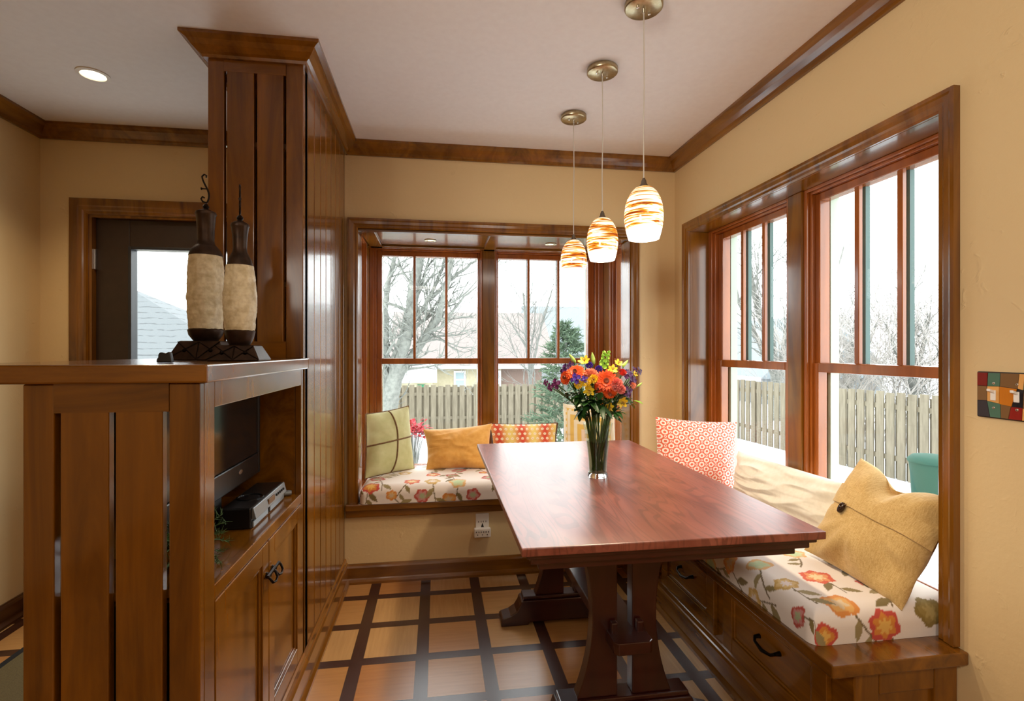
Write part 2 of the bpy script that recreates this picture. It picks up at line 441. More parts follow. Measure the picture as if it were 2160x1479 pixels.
# ------------------------------------------------------------------ windows
def window(name, ax, face, sgn, u0, u1, z0, z1, zr, gl0, gl1, lites=3, muntw=.018, outer=True, side_mat=None):
    """double-hung window; `face` = room face, sgn = outward direction, [u0,u1] overall, glass [gl0,gl1], rail at zr"""
    root = struct_root(name, (face, u0, z0) if ax == 'x' else (u0, face, z0))
    fam = 'sash'
    def fr(g, d0, d1, *a, **k): g.frame(ax, face + sgn * d0, face + sgn * d1, *a, **k)
    def bx(g, d0, d1, a, b, c, d):
        if ax == 'x': g.box(face + sgn * d0, face + sgn * d1, a, b, c, d)
        else: g.box(a, b, face + sgn * d0, face + sgn * d1, c, d)
    g = G(); wl, wr = gl0 - u0, u1 - gl1; zt = z1 - .052
    fr(g, 0, .10, u0, u1, z0, z1, wl * .34, wr * .34, .015, .012)
    fr(g, .012, .10, u0 + wl * .34, u1 - wr * .34, z0 + .015, z1 - .012, wl * .22, wr * .22, .004, .01)
    mk('window_frame', g, wood(fam, 'z'), root, bev=.002)
    a0, a1 = u0 + wl * .56, u1 - wr * .56; b0, b1 = z0 + .019, z1 - .022
    s = G(); fr(s, .022, .062, a0, a1, b0, zr - .001, wl * .44, wr * .44, .04, .036)
    lo = mk('lower_sash', s, wood(fam, 'z'), root, bev=.003)
    p = G(); bx(p, .038, .044, gl0 - .004, gl1 + .004, b0 + .036, zr - .034); mk('window_pane', p, M['pane'], lo)
    s = G(); fr(s, .03, .075, a0, a1, zr - .034, b1, wl * .44, wr * .44, .034, zt + 0 and (b1 - zt))
    up = mk('upper_sash', s, wood(fam, 'z'), root, bev=.003)
    for i in range(1, lites):
        u = gl0 + (gl1 - gl0) * i / lites
        m_ = G(); bx(m_, .034, .05, u - muntw / 2, u + muntw / 2, zr - .001, zt + .002); mk('muntin', m_, wood(fam, 'z'), up, bev=.002)
        if outer:
            m_ = G(); bx(m_, .062, .08, u - muntw / 2, u + muntw / 2, zr - .001, zt + .002); mk('outer_grille_bar', m_, M['teal'], up)
    p = G(); bx(p, .052, .058, gl0 - .004, gl1 + .004, zr - .004, zt + .004); mk('window_pane', p, M['pane'], up)
    if outer:
        e = G(); fr(e, .078, .115, gl0 - .03, gl1 + .03, z0, z1, .03, .03, .03, .03); mk('exterior_stop', e, M['tealpale'], root)
    return root
ZR, ZG1, ZS = 1.172, 1.81, .445
window('window_1', 'y', BY, 1, WB0, .285, ZS, WBZ1, ZR, -.338, .257, 3, .016)
window('window_2', 'y', BY, 1, .366, WB1, ZS, WBZ1, ZR, .389, .984, 3, .016)
g = G(); g.box(.285, .366, BY - .004, BY + .11, ZS, WBZ1); mk('trim_12', g, wood('alder', 'z'), kind='structure', bev=.003)
window('window_3', 'x', WB0, -1, 2.90, 3.12, ZS, WBZ1, ZR, 2.945, 3.075, 1, .016)
window('window_4', 'x', WB1, 1, 2.90, 3.12, ZS, WBZ1, ZR, 2.945, 3.075, 1, .016)
window('window_5', 'x', RX, 1, 1.955, WR1, ZS, WRZ1, ZR, 2.013, 2.514, 3, .02)
window('window_6', 'x', RX, 1, WR0, 1.872, ZS, WRZ1, ZR, 1.298, 1.82, 3, .02)
g = G(); g.box(RX - .008, RX + .12, 1.872, 1.955, ZS, WRZ1); mk('trim_13', g, wood('alder', 'z'), kind='structure', bev=.003)
for nm, x0, x1, y0, y1 in (('trim_14', WB0, WB1, BY, BY + .13), ('trim_15', RX, RX + .13, WR0, WR1)):
    mk(nm, G().box(x0, x1, y0, y1, .38, ZS), wood('alder', 'x' if nm == 'trim_14' else 'y'), kind='structure')
# the glazed door on the far left
dr = struct_root('door_1', (DX0, YB + .03, 0))
DG0, DG1, DGZ0, DGZ1 = -1.52, -1.02, .25, 1.735
mk('door_leaf', G().frame('y', YB + .03, YB + .075, DX0 + .012, DX1 - .012, .01, DZ - .012, DG0 - DX0 - .012, DX1 - .012 - DG1, DGZ0, DZ - .012 - DGZ1), M['door'], dr, bev=.003)
mk('glazing_bead', G().frame('y', YB + .022, YB + .08, DG0 - .004, DG1 + .004, DGZ0 - .004, DGZ1 + .004, .014), plain('dark_bead', '#26272b', .4), dr, bev=.002)
mk('door_pane', G().box(DG0, DG1, YB + .05, YB + .056, DGZ0, DGZ1), M['pane'], dr)
mk('door_jamb', G().frame('y', YB - .001, YB + T, DX0 - .001, DX1 + .001, -.02, DZ + .001, .013), wood('alder', 'z'), dr)
for z in (1.62, .3):
    mk('hinge', G().box(DX0 + .002, DX0 + .02, YB + .012, YB + .03, z, z + .1), M['steel'], dr, bev=.002)

# ------------------------------------------------------------------ built-in divider (left)
PXL, PXR, YC, YN = -.795, -.476, 1.931, 1.12
CT = 1.192                                                # counter top height
dv = thing('room_divider', 'full height slatted and panelled wood divider with crown, beyond the counter', 'room divider', (PXR, YC, 0))
W = lambda a: wood('alder', a)
for x0, x1 in ((PXL, -.742), (-.733, -.643), (-.633, -.544), (-.535, PXR)):
    mk('slat', G().box(x0, x1, YC, YC + .022, CT + .0, 2.29), W('z'), dv, bev=.0025)
for z0, z1, a0, a1, b0, b1 in ((CT, 1.252, -.742, -.535, -.0006, .02), (2.204, 2.25, -.742, -.535, -.0006, .02), (1.45, 1.468, -.775, -.5, .0225, .04), (1.95, 1.968, -.775, -.5, .0225, .04)):
    mk('rail', G().box(a0, a1, YC + b0, YC + b1, z0, z1), W('x'), dv)
g = G(); ys = [1.953, 1.995, 2.099, 2.206, 2.312, 2.418, 2.525, 2.631, 2.737, YB]
for a, b in zip(ys, ys[1:]):
    g.prism([(PXR - .018, a), (PXR - .018, b), (PXR - .012, b), (PXR - .012, b - .003), (PXR - .003, b - .003), (PXR, b - .006), (PXR, a + .006), (PXR - .003, a + .003), (PXR - .012, a + .003), (PXR - .012, a)], 'z', .1, 2.29)
mk('beadboard_panel', g, W('z'), dv)
mk('corner_stile', G().box(PXR - .05, PXR, YC + .001, YC + .022, 0, 2.29) if False else G().box(PXR - .025, PXR, YC + .022, 1.993, 0, 2.29), W('z'), dv, bev=.002)
g = G(); g.box(PXL, PXL + .018, YC + .022, YC + .045, 0, 2.29)
mk('back_stile', g, W('z'), dv, bev=.002)
mk('side_panel', G().box(PXL, PXL + .018, 2.2, YB, 0, 2.29), W('z'), dv, bev=.002)
mk('crown_moulding', G().sweep(CROWN, [(PXL, YB), (PXL, YC), (PXR, YC), (PXR, YB)], -1), W('y'), dv)
mk('top_board', G().box(PXL + .001, PXR - .001, YC + .001, YB, 2.262, 2.29), W('y'), dv)
DB = [(0, 0), (.028, 0), (.028, .014), (.02, .024), (.017, .03), (.017, .095), (.013, .104), (.009, .108), (.006, .125), (0, .13)]
mk('base_moulding', G().sweep(DB, [(PXR, 1.94), (PXR, YB)], -1), W('y'), dv)

cb = thing('media_cabinet', 'half height wood cabinet with slatted end, open television niche and two doors', 'cabinet', (PXR, YN, 0))
for x0, x1 in ((PXL, -.741), (-.730, -.644), (-.632, -.546), (-.534, PXR)):
    mk('slat', G().box(x0, x1, YN, YN + .02, 0, 1.154), W('z'), cb, bev=.0025)
for z0, z1, a0, a1, b0, b1 in ((1.097, 1.154, -.741, -.534, -.0006, .02), (.713, .73, -.775, -.5, .0205, .038), (0, .12, -.741, -.534, -.0006, .02)):
    mk('rail', G().box(a0, a1, YN + b0, YN + b1, z0, z1), W('x'), cb)
g = G()
g.box(PXL, PXL + .018, YN + .02, 1.93, 0, 1.154); g.box(PXL + .018, PXR - .021, 1.905, 1.929, 0, 1.154)
g.box(PXL + .018, PXR - .003, YN + .039, 1.905, .693, .712); g.box(PXL + .018, PXR - .021, YN + .039, 1.905, .08, .098); g.box(PXL + .018, PXR - .021, YN + .039, 1.905, 1.138, 1.154)
mk('carcass', g, W('y'), cb, bev=.0015)
g = G()
g.box(PXR - .02, PXR, YN + .02, 1.19, .1, 1.154); g.box(PXR - .02, PXR, 1.902, 1.928, .1, 1.154); g.box(PXR - .02, PXR, 1.19, 1.902, 1.097, 1.154); g.box(PXR - .02, PXR, 1.19, 1.902, .68, .7125); g.box(PXR - .02, PXR, 1.19, 1.902, .1, .142)
mk('face_frame', g, W('z'), cb, bev=.002)
for y0, y1, hy in ((1.192, 1.545, 1.522), (1.549, 1.9, 1.572)):
    d = mk('door', G().frame('x', PXR - .018, PXR + .0015, y0, y1, .145, .677, .05), W('z'), cb, bev=.002)
    p = G(); p.box(PXR - .016, PXR - .009, y0 + .048, y1 - .048, .193, .629)
    mk('door_panel', p, W('z'), d)
    p = G(); p.frame('x', PXR - .01, PXR - .003, y0 + .05, y1 - .05, .195, .627, .011); mk('panel_bead', p, W('z'), d, bev=.003)
    hz = .588
    h = G(); h.lathe([(0, 0), (.009, 0), (.009, .004), (.004, .008), (.004, .014), (0, .014)], (0, 0, 0), 16, False)
    h.v = [(PXR + .0015 + z, hy + x, hz + y) for x, y, z in h.v]
    h.tube([(PXR + .014, hy - .024, hz + .006), (PXR + .02, hy - .024, hz), (PXR + .026, hy - .02, hz - .012), (PXR + .028, hy, hz - .017), (PXR + .026, hy + .02, hz - .012), (PXR + .02, hy + .024, hz), (PXR + .014, hy + .024, hz + .006)], .0035, 8)
    h.tube([(PXR + .014, hy - .026, hz + .006), (PXR + .014, hy + .026, hz + .006)], .0045, 8)
    mk('handle', h, M['iron'], d, smooth=True)
mk('base_moulding', G().sweep(DB, [(PXR, YN + .001), (PXR, 1.939)], -1), W('y'), cb)
ct = thing('counter_top', 'thick wood counter top on the half height cabinet, overhanging to the left', 'counter top', (-.7, 1.5, 1.154))
mk('slab', G().box(-.98, PXR + .018, YN - .012, YC - .001, 1.1545, CT), W('x'), ct, bev=.004)
mk('edge_return', G().box(PXR + .0005, PXR + .018, YC - .001, YC + .012, 1.1545, CT), W('y'), ct, bev=.003)

# television, player, remote, little fir plant in the niche
tv = thing('television', 'flat black television standing inside the cabinet niche', 'television', (-.62, 1.56, .712))
TX = -.61
mk('screen', G().box(TX - .002, TX, 1.235, 1.865, .872, 1.118), M['screen'], tv)
mk('bezel', G().box(TX - .05, TX - .003, 1.215, 1.885, .80, 1.134).frame('x', TX - .004, TX + .004, 1.215, 1.885, .80, 1.134, .018, .018, .07, .015), M['blackplastic'], tv, bev=.004)
lg = G(); lg.lathe([(0, 0), (.011, 0), (.011, .002), (0, .0025)], (0, 0, 0), 20, False); lg.v = [(TX + .004 + z, 1.70 + x * 1.5, .842 + y * .6) for x, y, z in lg.v]
mk('badge', lg, M['steel'], tv, smooth=True)
st = G(); st.box(TX - .09, TX - .0005, 1.42, 1.70, .7125, .724); st.box(TX - .04, TX - .01, 1.52, 1.60, .724, .81); mk('stand', st, M['blackplastic'], tv, bev=.004)
pl = thing('disc_player', 'black and silver disc player on the niche shelf before the television', 'disc player', (-.6, 1.7, .712))
PB0, PB1 = 1.545, 1.845
pp = [(-.735 + .13, .7125), (-.518, .7125), (-.518, .735), (-.506, .738), (-.512, .768), (-.522, .772), (-.605, .772)]
g = G(); g.prism([(-.606, .7125), (-.522, .7125), (-.522, .772), (-.606, .772)], 'y', PB0, PB1)
mk('player_body', g, M['blackplastic'], pl, bev=.004)
g = G(); g.prism([(-.522, .74), (-.508, .74), (-.516, .772), (-.522, .772)], 'y', PB0 + .002, PB1 - .002)
mk('front_panel', g, M['silver'], pl, bev=.002)
g = G(); g.prism([(-.522, .716), (-.516, .716), (-.516, .733), (-.522, .733)], 'y', PB0 + .004, PB0 + .13); mk('drawer_flap', g, M['silver'], pl, bev=.002)
g = G(); g.prism([(-.522, .716), (-.516, .716), (-.516, .733), (-.522, .733)], 'y', PB0 + .15, PB1 - .004); mk('drawer_flap', g, M['silver'], pl, bev=.002)
g = G(); g.box(-.515, -.509, 1.66, 1.72, .746, .764); mk('display', g, plain('amber_display', '#6d4a22', .3), pl, bev=.002)
g = G()
for k in range(5): g.lathe([(0, 0), (.004, 0), (.004, .004), (0, .005)], (0, 0, 0), 10, False); b = len(g.v) - 40; g.v[b:] = [(-.512 + z, 1.74 + k * .018 + x, .756 + y) for x, y, z in g.v[b:]]
mk('button', g, M['blackplastic'], pl)
g = G(); g.lathe([(.034, 0), (.038, 0), (.038, .003), (.034, .003), (.034, 0)], (-.5635, 1.66, .772), 40, False); g.lathe([(0, .001), (.034, .001)], (-.5635, 1.66, .772), 40, False)
mk('lid', g, M['screen'], pl, smooth=True)
g = G(); g.tube([(-.545, 1.872, .7225), (-.512, 1.882, .7225)], [.0095, .0095], 14); g.tube([(-.512, 1.882, .7225), (-.503, 1.884, .7225)], [.0097, .0075], 14)
tag(mk('remote_control', g, M['silver'], smooth=True, loc=(-.53, 1.876, .7125)), 'small rounded silver gadget lying at the far end of niche shelf', 'remote control')
fp = thing('fir_plant', 'small green fir sprig plant at the near end of the niche', 'plant', (-.57, 1.3, .712))
mk('pot', G().lathe([(0, 0), (.026, 0), (.032, .05), (.034, .05), (.034, .056), (.029, .056), (0, .05)], (-.57, 1.3, .7125), 24, False), plain('pale_pot', '#b9ad98', .6), fp, smooth=True)
M['sprig'] = noisy('fir_sprig_needles', '#1f3a1a', '#48662c', 40, .7)
random.seed(4); stg = G(); ng = G()
for k in range(24):
    a = random.uniform(0, 2 * PI); l_ = random.uniform(.07, .13); up = random.uniform(-.3, 1.3)
    base = Vector((-.57, 1.3, .768)); d = Vector((math.cos(a) * .75, math.sin(a), up)).normalized()
    pts = [base + d * l_ * t + Vector((0, 0, -.03 * t * t)) for t in (0, .35, .7, 1)]
    pts = [Vector((min(max(p.x, -.595), -.5), min(max(p.y, 1.215), 1.50), max(p.z, .725))) for p in pts]
    stg.tube(pts, [.002, .0018, .0015, .001], 5)
    for i in range(26):
        t = .2 + .8 * i / 25; j = min(2, int(t * 3)); f = t * 3 - j; p = pts[j].lerp(pts[j + 1], f)
        q = (Vector((random.gauss(0, 1), random.gauss(0, 1), random.gauss(0, 1))).normalized() + d * .8).normalized() * random.uniform(.012, .02)
        ng.tube([p, p + q], [.0012, .0004], 3)
mk('twig', stg, M['stem'], fp); mk('foliage', ng, M['sprig'], fp)

# ------------------------------------------------------------------ decor bottles on the counter
def decor(name, label, x, y, sc_, prof_neck, body, cup, basew, scroll_rot, total):
    z0 = CT + .0005
    rt = thing(name, label, 'decorative bottle', (x, y, z0), 'pair of decor bottles')
    b0, b1, hb = basew
    g = G(); n = 4
    def ring(hw, z): return [(x + sx * hw, y + sy * hw * .8, z) for sx, sy in ((-1, -1), (1, -1), (1, 1), (-1, 1))]
    rings = [ring(b1, z0), ring(b1, z0 + .004), ring(b0, z0 + hb), ring(b0 * .96, z0 + hb + .003)]
    vs = sum(rings, []); fs = [(0, 1, 2, 3), (12, 13, 14, 15)]
    for i in range(3):
        for k in range(4): fs.append((i * 4 + k, i * 4 + (k + 1) % 4, (i + 1) * 4 + (k + 1) % 4, (i + 1) * 4 + k))
    g.add(vs, fs)
    base = mk('base', g, M['bronze'], rt, bev=.003)
    s = G()
    for sy in (-1,):
        def P(u, t): w = b1 + (b0 - b1) * t; return (x + u * w, y + sy * (w * .8 + .001), z0 + .004 + (hb - .004) * t)
        for a, b in (((-1, 0), (0, 1)), ((0, 1), (1, 0)), ((-1, 1), (0, 0)), ((0, 0), (1, 1)), ((0, 0), (0, 1))):
            s.tube([P(*a), P(*b)], .0016, 6)
        for u in (-.52, .52):
            c = P(u, .5); s.lathe([(0, -.006), (.004, -.004), (.006, 0), (.004, .004), (0, .006)], c, 10, False)
    mk('lattice_ornament', s, M['iron'], base, smooth=True)
    mk('cup', G().lathe(cup, (x, y, z0), 32), M['bronze'], rt, smooth=True)
    # embossed shell body
    gb = G(); seg, nz = 96, 70; vs = []; fs = []
    for i in range(nz + 1):
        t = i / nz; zz = body[0][1] + (body[-1][1] - body[0][1]) * t
        r = np.interp(zz, [b[1] for b in body], [b[0] for b in body])
        for k in range(seg):
            a = 2 * PI * k / seg
            nn = noise.noise(Vector((math.cos(a) * 2.2, math.sin(a) * 2.2, zz * 42))) + .6 * noise.noise(Vector((math.cos(a) * 7, math.sin(a) * 7, zz * 120)))
            band = .0008 if (int(zz * 70) % 3 == 0) else 0
            rr = r + .0016 * nn + band
            vs.append((x + rr * math.cos(a), y + rr * math.sin(a), z0 + zz))
    for i in range(nz):
        for k in range(seg): k2 = (k + 1) % seg; fs.append((i * seg + k, i * seg + k2, (i + 1) * seg + k2, (i + 1) * seg + k))
    gb.add(vs, fs); mk('shell_body', gb, M['parch'], rt, smooth=True)
    mk('neck', G().lathe(prof_neck, (x, y, z0), 32), M['bronze'], rt, smooth=True)
    zt = z0 + prof_neck[-1][1]
    f = G(); f.lathe([(0, 0), (.006, .001), (.009, .006), (.006, .012), (.003, .014), (0, .016)], (x, y, zt - .001), 16, False)
    c, s_ = math.cos(scroll_rot), math.sin(scroll_rot); hS = total - prof_neck[-1][1] - .012
    pts = []
    for i in range(41):
        t = i / 40
        if t < .25: a = t / .25 * 1.6 * PI; q = (-.006 - .006 * math.cos(a + PI * .2) * (1 - t), .012 + .008 * math.sin(a + PI * .2) - .004)
        else:
            u = (t - .25) / .75
            q = (.011 * math.sin(PI * (.15 + u * 1.25)) * (1 - .2 * u) - .002, .004 + u * (hS - .006))
        pts.append((x + q[0] * c, y + q[0] * s_, zt + .013 + q[1]))
    rr = [.0028 - .0012 * abs(i / 40 - .5) for i in range(41)]
    f.tube(pts[10:], rr[10:], 8)
    lo = Vector(pts[10]); f.tube([lo, (x - .008 * c, y - .008 * s_, zt + .02), (x - .013 * c, y - .013 * s_, zt + .028), (x - .009 * c, y - .009 * s_, zt + .035), (x - .004 * c, y - .004 * s_, zt + .031)], .0024, 8)
    tp = Vector(pts[-1]); f.tube([tp, tp + Vector((.006 * c, .006 * s_, .006)), tp + Vector((.012 * c, .012 * s_, .003)), tp + Vector((.011 * c, .011 * s_, -.004))], .0022, 8)
    md = Vector(pts[26]); f.tube([md, md - Vector((.012 * c, .012 * s_, 0)), md - Vector((.016 * c, .016 * s_, 0))], [.0018, .002, .004], 8)
    mk('scroll_finial', f, M['iron'], rt, smooth=True)
    return rt
decor('decor_bottle', 'taller cream and bronze decor bottle with open scroll finial, at the left', -.659, 1.588, 1,
      [(.044, .299), (.043, .304), (.038, .316), (.03, .326), (.023, .334), (.0215, .345), (.0225, .38), (.0255, .415), (.0275, .419), (.026, .426), (.013, .432), (.006, .436)],
      [(.042, .084), (.046, .13), (.048, .185), (.046, .25), (.043, .299)],
      [(.030, .054), (.036, .062), (.043, .072), (.046, .086), (.043, .09)], (.054, .077, .052), 0, .53)
decor('decor_bottle', 'shorter cream and bronze decor bottle with edge-on finial, at the right', -.523, 1.465, 1,
      [(.032, .2545), (.031, .26), (.028, .272), (.022, .283), (.0178, .292), (.017, .305), (.0185, .335), (.0215, .357), (.023, .36), (.0215, .367), (.011, .373), (.005, .377)],
      [(.035, .078), (.039, .115), (.0415, .16), (.038, .21), (.033, .2545)],
      [(.024, .041), (.029, .05), (.034, .062), (.0375, .079), (.034, .083)], (.046, .064, .039), 1.91, .465)
g = G()
FX, FY = -.6, 1.243
g.prism([(-.0165, 0), (.0165, 0), (.0155, .008), (.013, .022), (.012, .024), (.009, .0255), (.004, .022), (0, .0215), (-.004, .023), (-.008, .0245), (-.0125, .02), (-.013, .012), (-.016, .008)], 'y', -.006, .006)
g.v = [(FX + a, FY + b, CT + .0005 + c) for a, b, c in g.v]
tag(mk('figurine', g, M['blackplastic'], bev=.003, loc=(FX, FY, CT)), 'tiny black stone-like figurine standing alone on the counter', 'figurine')

# ------------------------------------------------------------------ window seat at the back
ws = thing('window_seat', 'wood window seat board across the back bay under the floral cushion', 'window seat', (.335, 2.76, .35))
mk('seat_board', G().box(-.47, 1.15, YB - .042, YB - .0005, .386, .421).box(WB0 + .001, WB1 - .001, YB - .0005, BY + .02, .386, .421), W('x'), ws, bev=.005)
mk('apron', G().box(-.47, 1.14, YB - .024, YB - .0005, .349, .3855), W('x'), ws, bev=.004)

# ------------------------------------------------------------------ bench at the right
bn = thing('storage_bench', 'built-in wood bench with drawers under the right-hand windows', 'bench', (1.2, 1.9, 0))
BF, BN, BFAR, BZ = 1.05, 1.1315, 2.737, .443
mk('seat_board', G().box(.963, XR - .0005, BN, BFAR, BZ - .034, BZ).box(XR - .0005, RX + .02, WR0 + .001, WR1 - .001, BZ - .034, BZ - .0005), W('y'), bn, bev=.004)
g = G()
g.box(BF, BF + .02, BN + .032, BFAR, .1, .408); mk('front_frame', g, W('y'), bn, bev=.001)
e = mk('end_panel', G().frame('y', BN + .03, BN + .05, BF + .001, XR - .0005, 0, .408, .07, .07, .12, .07), W('z'), bn, bev=.003)
mk('panel_field', G().box(BF + .06, XR - .06, BN + .04, BN + .05, .1, .345), W('z'), e)
for y0, y1 in ((1.235, 1.735), (1.80, 2.25), (2.31, 2.72)):
    d = mk('drawer', G().frame('x', BF - .018, BF - .0005, y0, y1, .145, .395, .055), W('y'), bn, bev=.002)
    mk('drawer_panel', G().box(BF - .009, BF - .0008, y0 + .05, y1 - .05, .195, .345), W('y'), d)
    mk('panel_bead', G().frame('x', BF - .014, BF - .006, y0 + .055, y1 - .055, .2, .34, .01), W('y'), d, bev=.003)
    yc, zc = (y0 + y1) / 2, .285; x_ = BF - .012
    h = G(); h.tube([(x_ - .014, yc - .05, zc + .004), (x_ - .022, yc - .04, zc - .004), (x_ - .024, yc, zc - .012), (x_ - .022, yc + .04, zc - .004), (x_ - .014, yc + .05, zc + .004)], [.005, .0045, .006, .0045, .005], 10)
    for s in (-1, 1): h.tube([(x_ + .004, yc + s * .05, zc + .004), (x_ - .016, yc + s * .05, zc + .004)], [.008, .005], 10)
    mk('handle', h, M['iron'], d, smooth=True)
mk('base_moulding', G().sweep(DB, [(BF, BFAR), (BF, BN + .031)], -1), W('y'), bn)

# ------------------------------------------------------------------ trestle table
tb = thing('trestle_table', 'cherry wood trestle dining table with two hourglass legs', 'table', (.593, 1.866, 0))
TX0, TX1, TY0, TY1, TZ = .197, .99, 1.184, 2.547, .755
C = lambda a: wood('cherry', a)
Csh = lambda a: wood('shadedcherry', a)  # table's own wood, with the shade under the top put into a darker colour
mk('tabletop', G().box(TX0, TX1, TY0, TY1, TZ - .021, TZ), C('y'), tb, bev=.003)
g = G(); g.box(TX0 + .014, TX1 - .014, TY0 + .014, TY1 - .014, TZ - .034, TZ - .0205); g.box(TX0 + .026, TX1 - .026, TY0 + .026, TY1 - .026, TZ - .052, TZ - .0335)
mk('moulded_edge', g, Csh('y'), tb, bev=.004)
g = G(); g.frame('x', 0, 1, 0, 1, 0, 1, .1); g = G()
g.box(TX0 + .05, TX1 - .05, TY0 + .05, TY0 + .075, TZ - .075, TZ - .0515); g.box(TX0 + .05, TX1 - .05, TY1 - .075, TY1 - .05, TZ - .075, TZ - .0515)
g.box(TX0 + .05, TX0 + .075, TY0 + .075, TY1 - .075, TZ - .075, TZ - .0515); g.box(TX1 - .075, TX1 - .05, TY0 + .075, TY1 - .075, TZ - .075, TZ - .0515)
mk('apron', g, Csh('x'), tb, bev=.003)
CX = .592
for yc in (1.585, 2.28):
    tr = mk('trestle_foot', G().prism([(CX + s, z) for s, z in [(-.312, 0), (-.19, 0), (-.185, .012), (.185, .012), (.19, 0), (.312, 0), (.312, .03), (.303, .036), (.27, .045), (.243, .062), (.228, .085), (.222, .104), (.215, .108), (-.215, .108), (-.222, .104), (-.228, .085), (-.243, .062), (-.27, .045), (-.303, .036), (-.312, .03)]], 'y', yc - .042, yc + .042), Csh('x'), tb, bev=.004)
    mk('foot_cap', G().box(CX - .212, CX + .212, yc - .034, yc + .034, .108, .124), Csh('x'), tr, bev=.004)
    for s in (-1, 1):
        inn = CX + s * .025; pts = []
        for k in range(25):
            t = k / 24; z = .124 + (.655 - .124) * t
            w = .106 + .055 * (2 * abs(t - .48)) ** 2.1
            pts.append((CX + s * w, z))
        poly = [(inn, .124)] + pts + [(inn, .655)]
        mk('trestle_post', G().prism(poly if s > 0 else poly[::-1], 'y', yc - .024, yc + .024), Csh('z'), tb, bev=.003)
    mk('top_cleat', G().prism([(CX + s, z) for s, z in [(-.26, .705), (-.26, .69), (-.235, .672), (-.2, .655), (.2, .655), (.235, .672), (.26, .69), (.26, .705)]], 'y', yc - .035, yc + .035), Csh('x'), tb, bev=.003)
mk('stretcher', G().prism([(CX - .062, 1.49), (CX - .05, 1.478), (CX + .05, 1.478), (CX + .062, 1.49), (CX + .062, 2.375), (CX + .05, 2.387), (CX - .05, 2.387), (CX - .062, 2.375)], 'z', .298, .336), Csh('y'), tb, bev=.003)
for yc, s in ((1.585, -1), (2.28, 1)):
    for x in (-.042, .042):
        mk('wedge_peg', G().box(CX + x - .011, CX + x + .011, yc + s * .026, yc + s * .05, .31, .368), M['iron'] if False else Csh('z'), tb, bev=.004)

# ------------------------------------------------------------------ lamps
def pendant(x, y, label):
    zc = ZC
    rt = thing('pendant_lamp', label, 'pendant lamp', (x, y, 1.566), 'row of three pendant lamps over the table')
    cz = ZC - .0005
    mk('canopy', G().lathe([(.056, 0), (.059, -.003), (.059, -.018), (.055, -.022), (.012, -.0225), (.0, -.0225)], (x, y, cz), 48, False), M['nickel'], rt, smooth=True)
    k = G(); k.tube([(x, y, cz - .022), (x, y, cz - .036)], [.006, .004], 12); k.lathe([(0, 0), (.0045, 0), (.0045, -.007), (0, -.008)], (x - .024, y - .012, cz - .022), 12, False); k.lathe([(0, 0), (.0045, 0), (.0045, -.007), (0, -.008)], (x + .024, y + .012, cz - .022), 12, False)
    mk('screw_cap', k, M['steel'], rt, smooth=True)
    mk('cord', G().tube([(x, y, cz - .03), (x + .0015, y, 2.05), (x - .001, y, 1.9), (x, y, 1.75)], .0021, 8), M['cord'], rt, smooth=True)
    mk('socket_cap', G().lathe([(.004, 1.757), (.006, 1.752), (.008, 1.748), (.009, 1.74), (.017, 1.729), (.017, 1.727)], (x, y, 0), 24), plain('pewter', '#6d6458', .35, .9) if 'pewter' not in M else M['pewter'], rt, smooth=True)
    pr = [(.047, 1.5665), (.0515, 1.582), (.0565, 1.603), (.0595, 1.628), (.0595, 1.648), (.0565, 1.672), (.05, 1.694), (.0395, 1.713), (.028, 1.725), (.016, 1.730)]
    mk('glass_shade', G().lathe(pr + [(.014, 1.7295), (.026, 1.723), (.0375, 1.711), (.048, 1.693), (.0545, 1.6715), (.0575, 1.648), (.0575, 1.628), (.0545, 1.603), (.0495, 1.583), (.0455, 1.5665), (.047, 1.5665)], (x, y, 0), 48, False), M['shade'], rt, smooth=True)
    mk('bulb', G().lathe([(.0, 1.602), (.012, 1.605), (.02, 1.618), (.022, 1.632), (.018, 1.65), (.011, 1.665), (.011, 1.70)], (x, y, 0), 20), M['lamp'], rt, smooth=True)
    L = bpy.data.lights.new('pendant_light', 'SPOT'); L.energy = 16; L.color = (1, .8, .56); L.shadow_soft_size = .03; L.spot_size = R(150); L.spot_blend = .6
    lo = bpy.data.objects.new('pendant_light', L); col.objects.link(lo); lo.location = (x, y, 1.585)
M['pewter'] = plain('pewter', '#7a7266', .35, .9)
pendant(.625, 2.30, 'farthest of the three amber swirl pendant lamps, in front of the bay window')
pendant(.630, 1.90, 'middle one of the three amber swirl pendant lamps')
pendant(.638, 1.52, 'nearest of the three amber swirl pendant lamps, hanging highest in the picture')

def downlight(x, y, z, r, label, en, name='recessed_light', grp=None, spot=120):
    rt = thing(name, label, 'recessed light', (x, y, z), grp)
    mk('trim_ring', G().lathe([(r, 0), (r + .001, -.004), (r - .012, -.006), (r - .016, -.001), (r - .016, 0)], (x, y, z - .0003), 40, False), M['whiteplastic'] if z > 2 else M['nickel'], rt, smooth=True)
    mk('lens', G().lathe([(0, -.0016), (r - .016, -.0012)], (x, y, z), 40, False), M['lamp'], rt, smooth=True)
    L = bpy.data.lights.new('downlight', 'SPOT'); L.energy = en; L.color = (1, .8, .56); L.shadow_soft_size = r * .7; L.spot_size = R(spot); L.spot_blend = .7
    lo = bpy.data.objects.new('downlight', L); col.objects.link(lo); lo.location = (x, y, z - .012)
downlight(-1.338, 2.232, ZC, .055, 'round recessed ceiling light left of the divider', 26)
downlight(-.038, 3.02, WBZ1, .034, 'small recessed light in the bay soffit, left one', 2.5, grp='bay soffit lights')
downlight(.68, 3.022, WBZ1, .034, 'small recessed light in the bay soffit, behind the far pendant', 2.5, grp='bay soffit lights')

